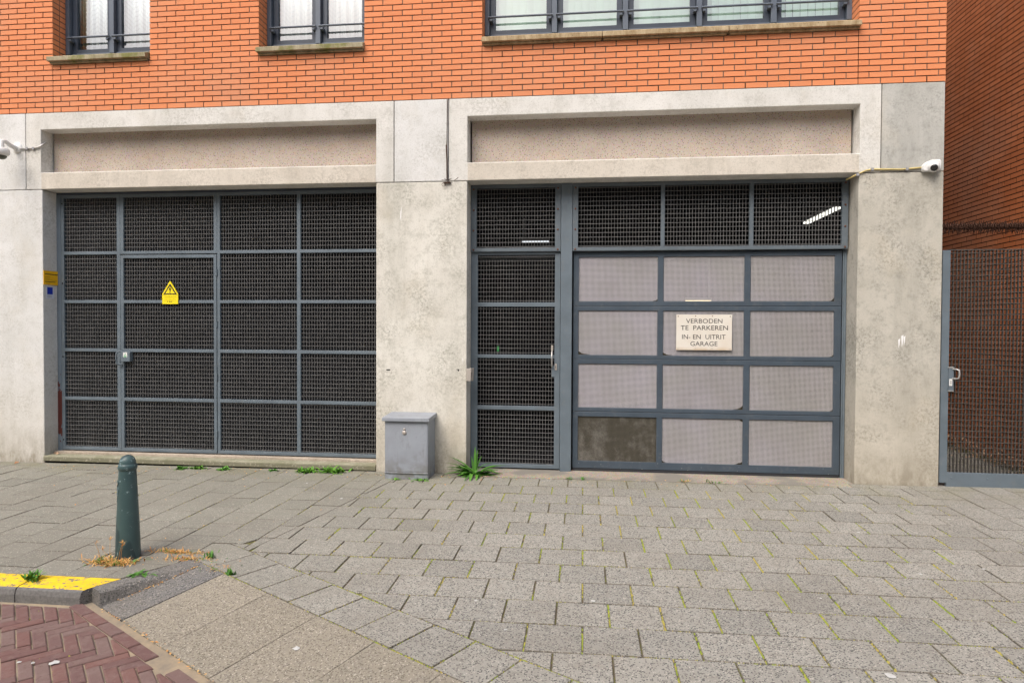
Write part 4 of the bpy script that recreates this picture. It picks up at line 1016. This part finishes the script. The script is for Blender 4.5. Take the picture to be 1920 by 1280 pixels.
# leaves behind the right gate
random.seed(9); b = MB()
def dleaf(b, x, y, z, s_, tone=None, mi=0):
    a_ = random.uniform(0, 6.28); d = Vector((math.cos(a_), math.sin(a_), random.uniform(-.4, .4))); e = Vector((-d.y, d.x, random.uniform(-.4, .4))); p = Vector((x, y, z))
    b.add([p-d*s_, p+e*s_*.55+Vector((0, 0, .2*s_)), p+d*s_, p-e*s_*.55+Vector((0, 0, .25*s_)), p+Vector((0, 0, .05*s_))], [(0, 4, 1), (4, 2, 1), (0, 3, 4), (3, 2, 4)], mi, tone)
for i in range(900):
    y = random.uniform(.1, 3.2); x = 4.93-abs(random.gauss(0, .13))-.02; h = max(0, .16-(4.93-x)*.5)
    dleaf(b, x, y, zg(x, y)+random.uniform(0, h)+.01, random.uniform(.014, .035))
tag(b.build('leaf_litter', M['dleaf']), 'brown dead leaves heaped along the wall behind the side gate', 'leaves', kind='stuff')
b = MB()
for i in range(520):
    r_ = random.random()
    if r_ < .55: x, y = random.uniform(-6.5, 2.6), -abs(random.gauss(0, .16))-.03
    elif r_ < .75: x, y = random.uniform(-6.5, -2.3), random.uniform(-2.9, -.1)
    elif r_ < .88: x, y = P(-4.40+random.gauss(0, .008), random.uniform(-.75, 1))
    else: x, y = P(random.uniform(-4.3, -3.8), -.76+random.gauss(0, .008))
    if sdot(x, y) < -3.75: z = zrd(x, y)+.004 if sdot(x, y) < -4.38 else zs(x, y)+.004
    else: z = zg(x, y)+.003
    if -2.12 < x < -1.63 and y > -.33: continue
    dleaf(b, x, y, z, random.uniform(.004, .012))
tag(b.build('leaf_crumbs', M['dry']), 'orange and straw coloured plant crumbs scattered over the paving', 'litter', kind='stuff')
for i, (x, y, z, s_, lb) in enumerate(((-6.60, -.10, 0, .035, 'curled orange leaf lying in front of the left pier'), (-6.27, .10, .062, .035, 'brown leaf on the left end of the step'), (-6.22, .07, .062, .03, 'pale leaf on the left end of the step'))):
    b = MB(); dleaf(b, x, y, (zg(x, y) if not z else z)+.012, s_, .3+.3*i); tag(b.build('fallen_leaf', M['dleaf'], None, solid=.001), lb, 'leaf', 'fallen leaves by the left pier')
# white spots on the ground
b = MB()
for x_, y_, s_ in ((1113, 1127, .02), (892, 1126, .014), (947, 1181, .014), (1727, 1077, .018), (1845, 1067, .02), (1668, 1268, .028), (1539, 1122, .01), (1067, 978, .008), (1610, 998, .016), (1780, 974, .016), (555, 1203, .028), (55, 949, .022), (1420, 950, .008), (100, 1243, .03), (35, 1242, .014), (640, 935, .02), (1132, 1011, .01), (62, 1243, .012), (1320, 905, .01), (575, 906, .015), (148, 980, .007), (205, 944, .007), (110, 915, .007)):
    px = x_; py = y_
    dv = af + ar*((px-960)/1230.6) - au*((py-640)/1230.6); dz = .085 if (px < 300 and py > 1150) else .0
    zf = (lambda x, y: zg(x, y)-dz+.0015)
    t_ = ((-dz) + .0031*0 + .0154*CAM_P[1] - CAM_P[2]) / (dv.z - .0031*dv.x - .0154*dv.y); x = dv.x*t_; y = CAM_P[1]+dv.y*t_
    n = 9; z = (zs(x, y) if -4.38 < sdot(x, y) < -3.77 else zf(x, y))+.003
    vs = [(x+s_*math.cos(2*math.pi*i/n)*random.uniform(.4, 1.1), y+s_*math.sin(2*math.pi*i/n)*random.uniform(.4, 1.1), z) for i in range(n)]+[(x, y, z+.002)]
    b.add(vs, [(i, (i+1) % n, n) for i in range(n)])
tag(b.build('white_spots', M['dropping']), 'dried white droppings and gum spots scattered on the paving', 'droppings', kind='stuff')
# paint scrapes on the right pier and the other small marks
for x, z, h, l in ((3.155, 1.44, .05, .012), (3.185, 1.452, .075, .014), (3.205, 1.468, .05, .012)):
    MB().add([(x-l*.9, -.0012, z+h), (x+l*.7, -.0012, z+h+.012), (x+l*.2, -.0012, z), (x-l*.4, -.0012, z-.04)], [(0, 3, 2, 1)]).build('paint_scrape', M['scratch'], bld)
MB().add([(-1.338, -.0012, 1.27), (-1.328, -.0012, 1.245), (-1.329, -.0012, 1.19), (-1.334, -.0012, 1.23)], [(0, 3, 2, 1)]).build('paint_scrape', M['scratch'], bld)
MB().add([(-2.025, -.0012, 2.75), (-2.018, -.0012, 2.92), (-2.032, -.0012, 2.86), (-2.034, -.0012, 2.8)], [(0, 1, 2, 3)]).build('paint_scrape', M['scratch'], bld)
for x, z, w_, h in ((-2.19, 1.115, .045, .012), (-1.40, 1.13, .03, .008), (-1.385, 1.115, .012, .02)): MB().box(x, x+w_, -.0012, .001, z, z+h).build('ink_mark', M['ink'], bld)
for o in bpy.data.objects:
    if '_w' in o: del o['_w']
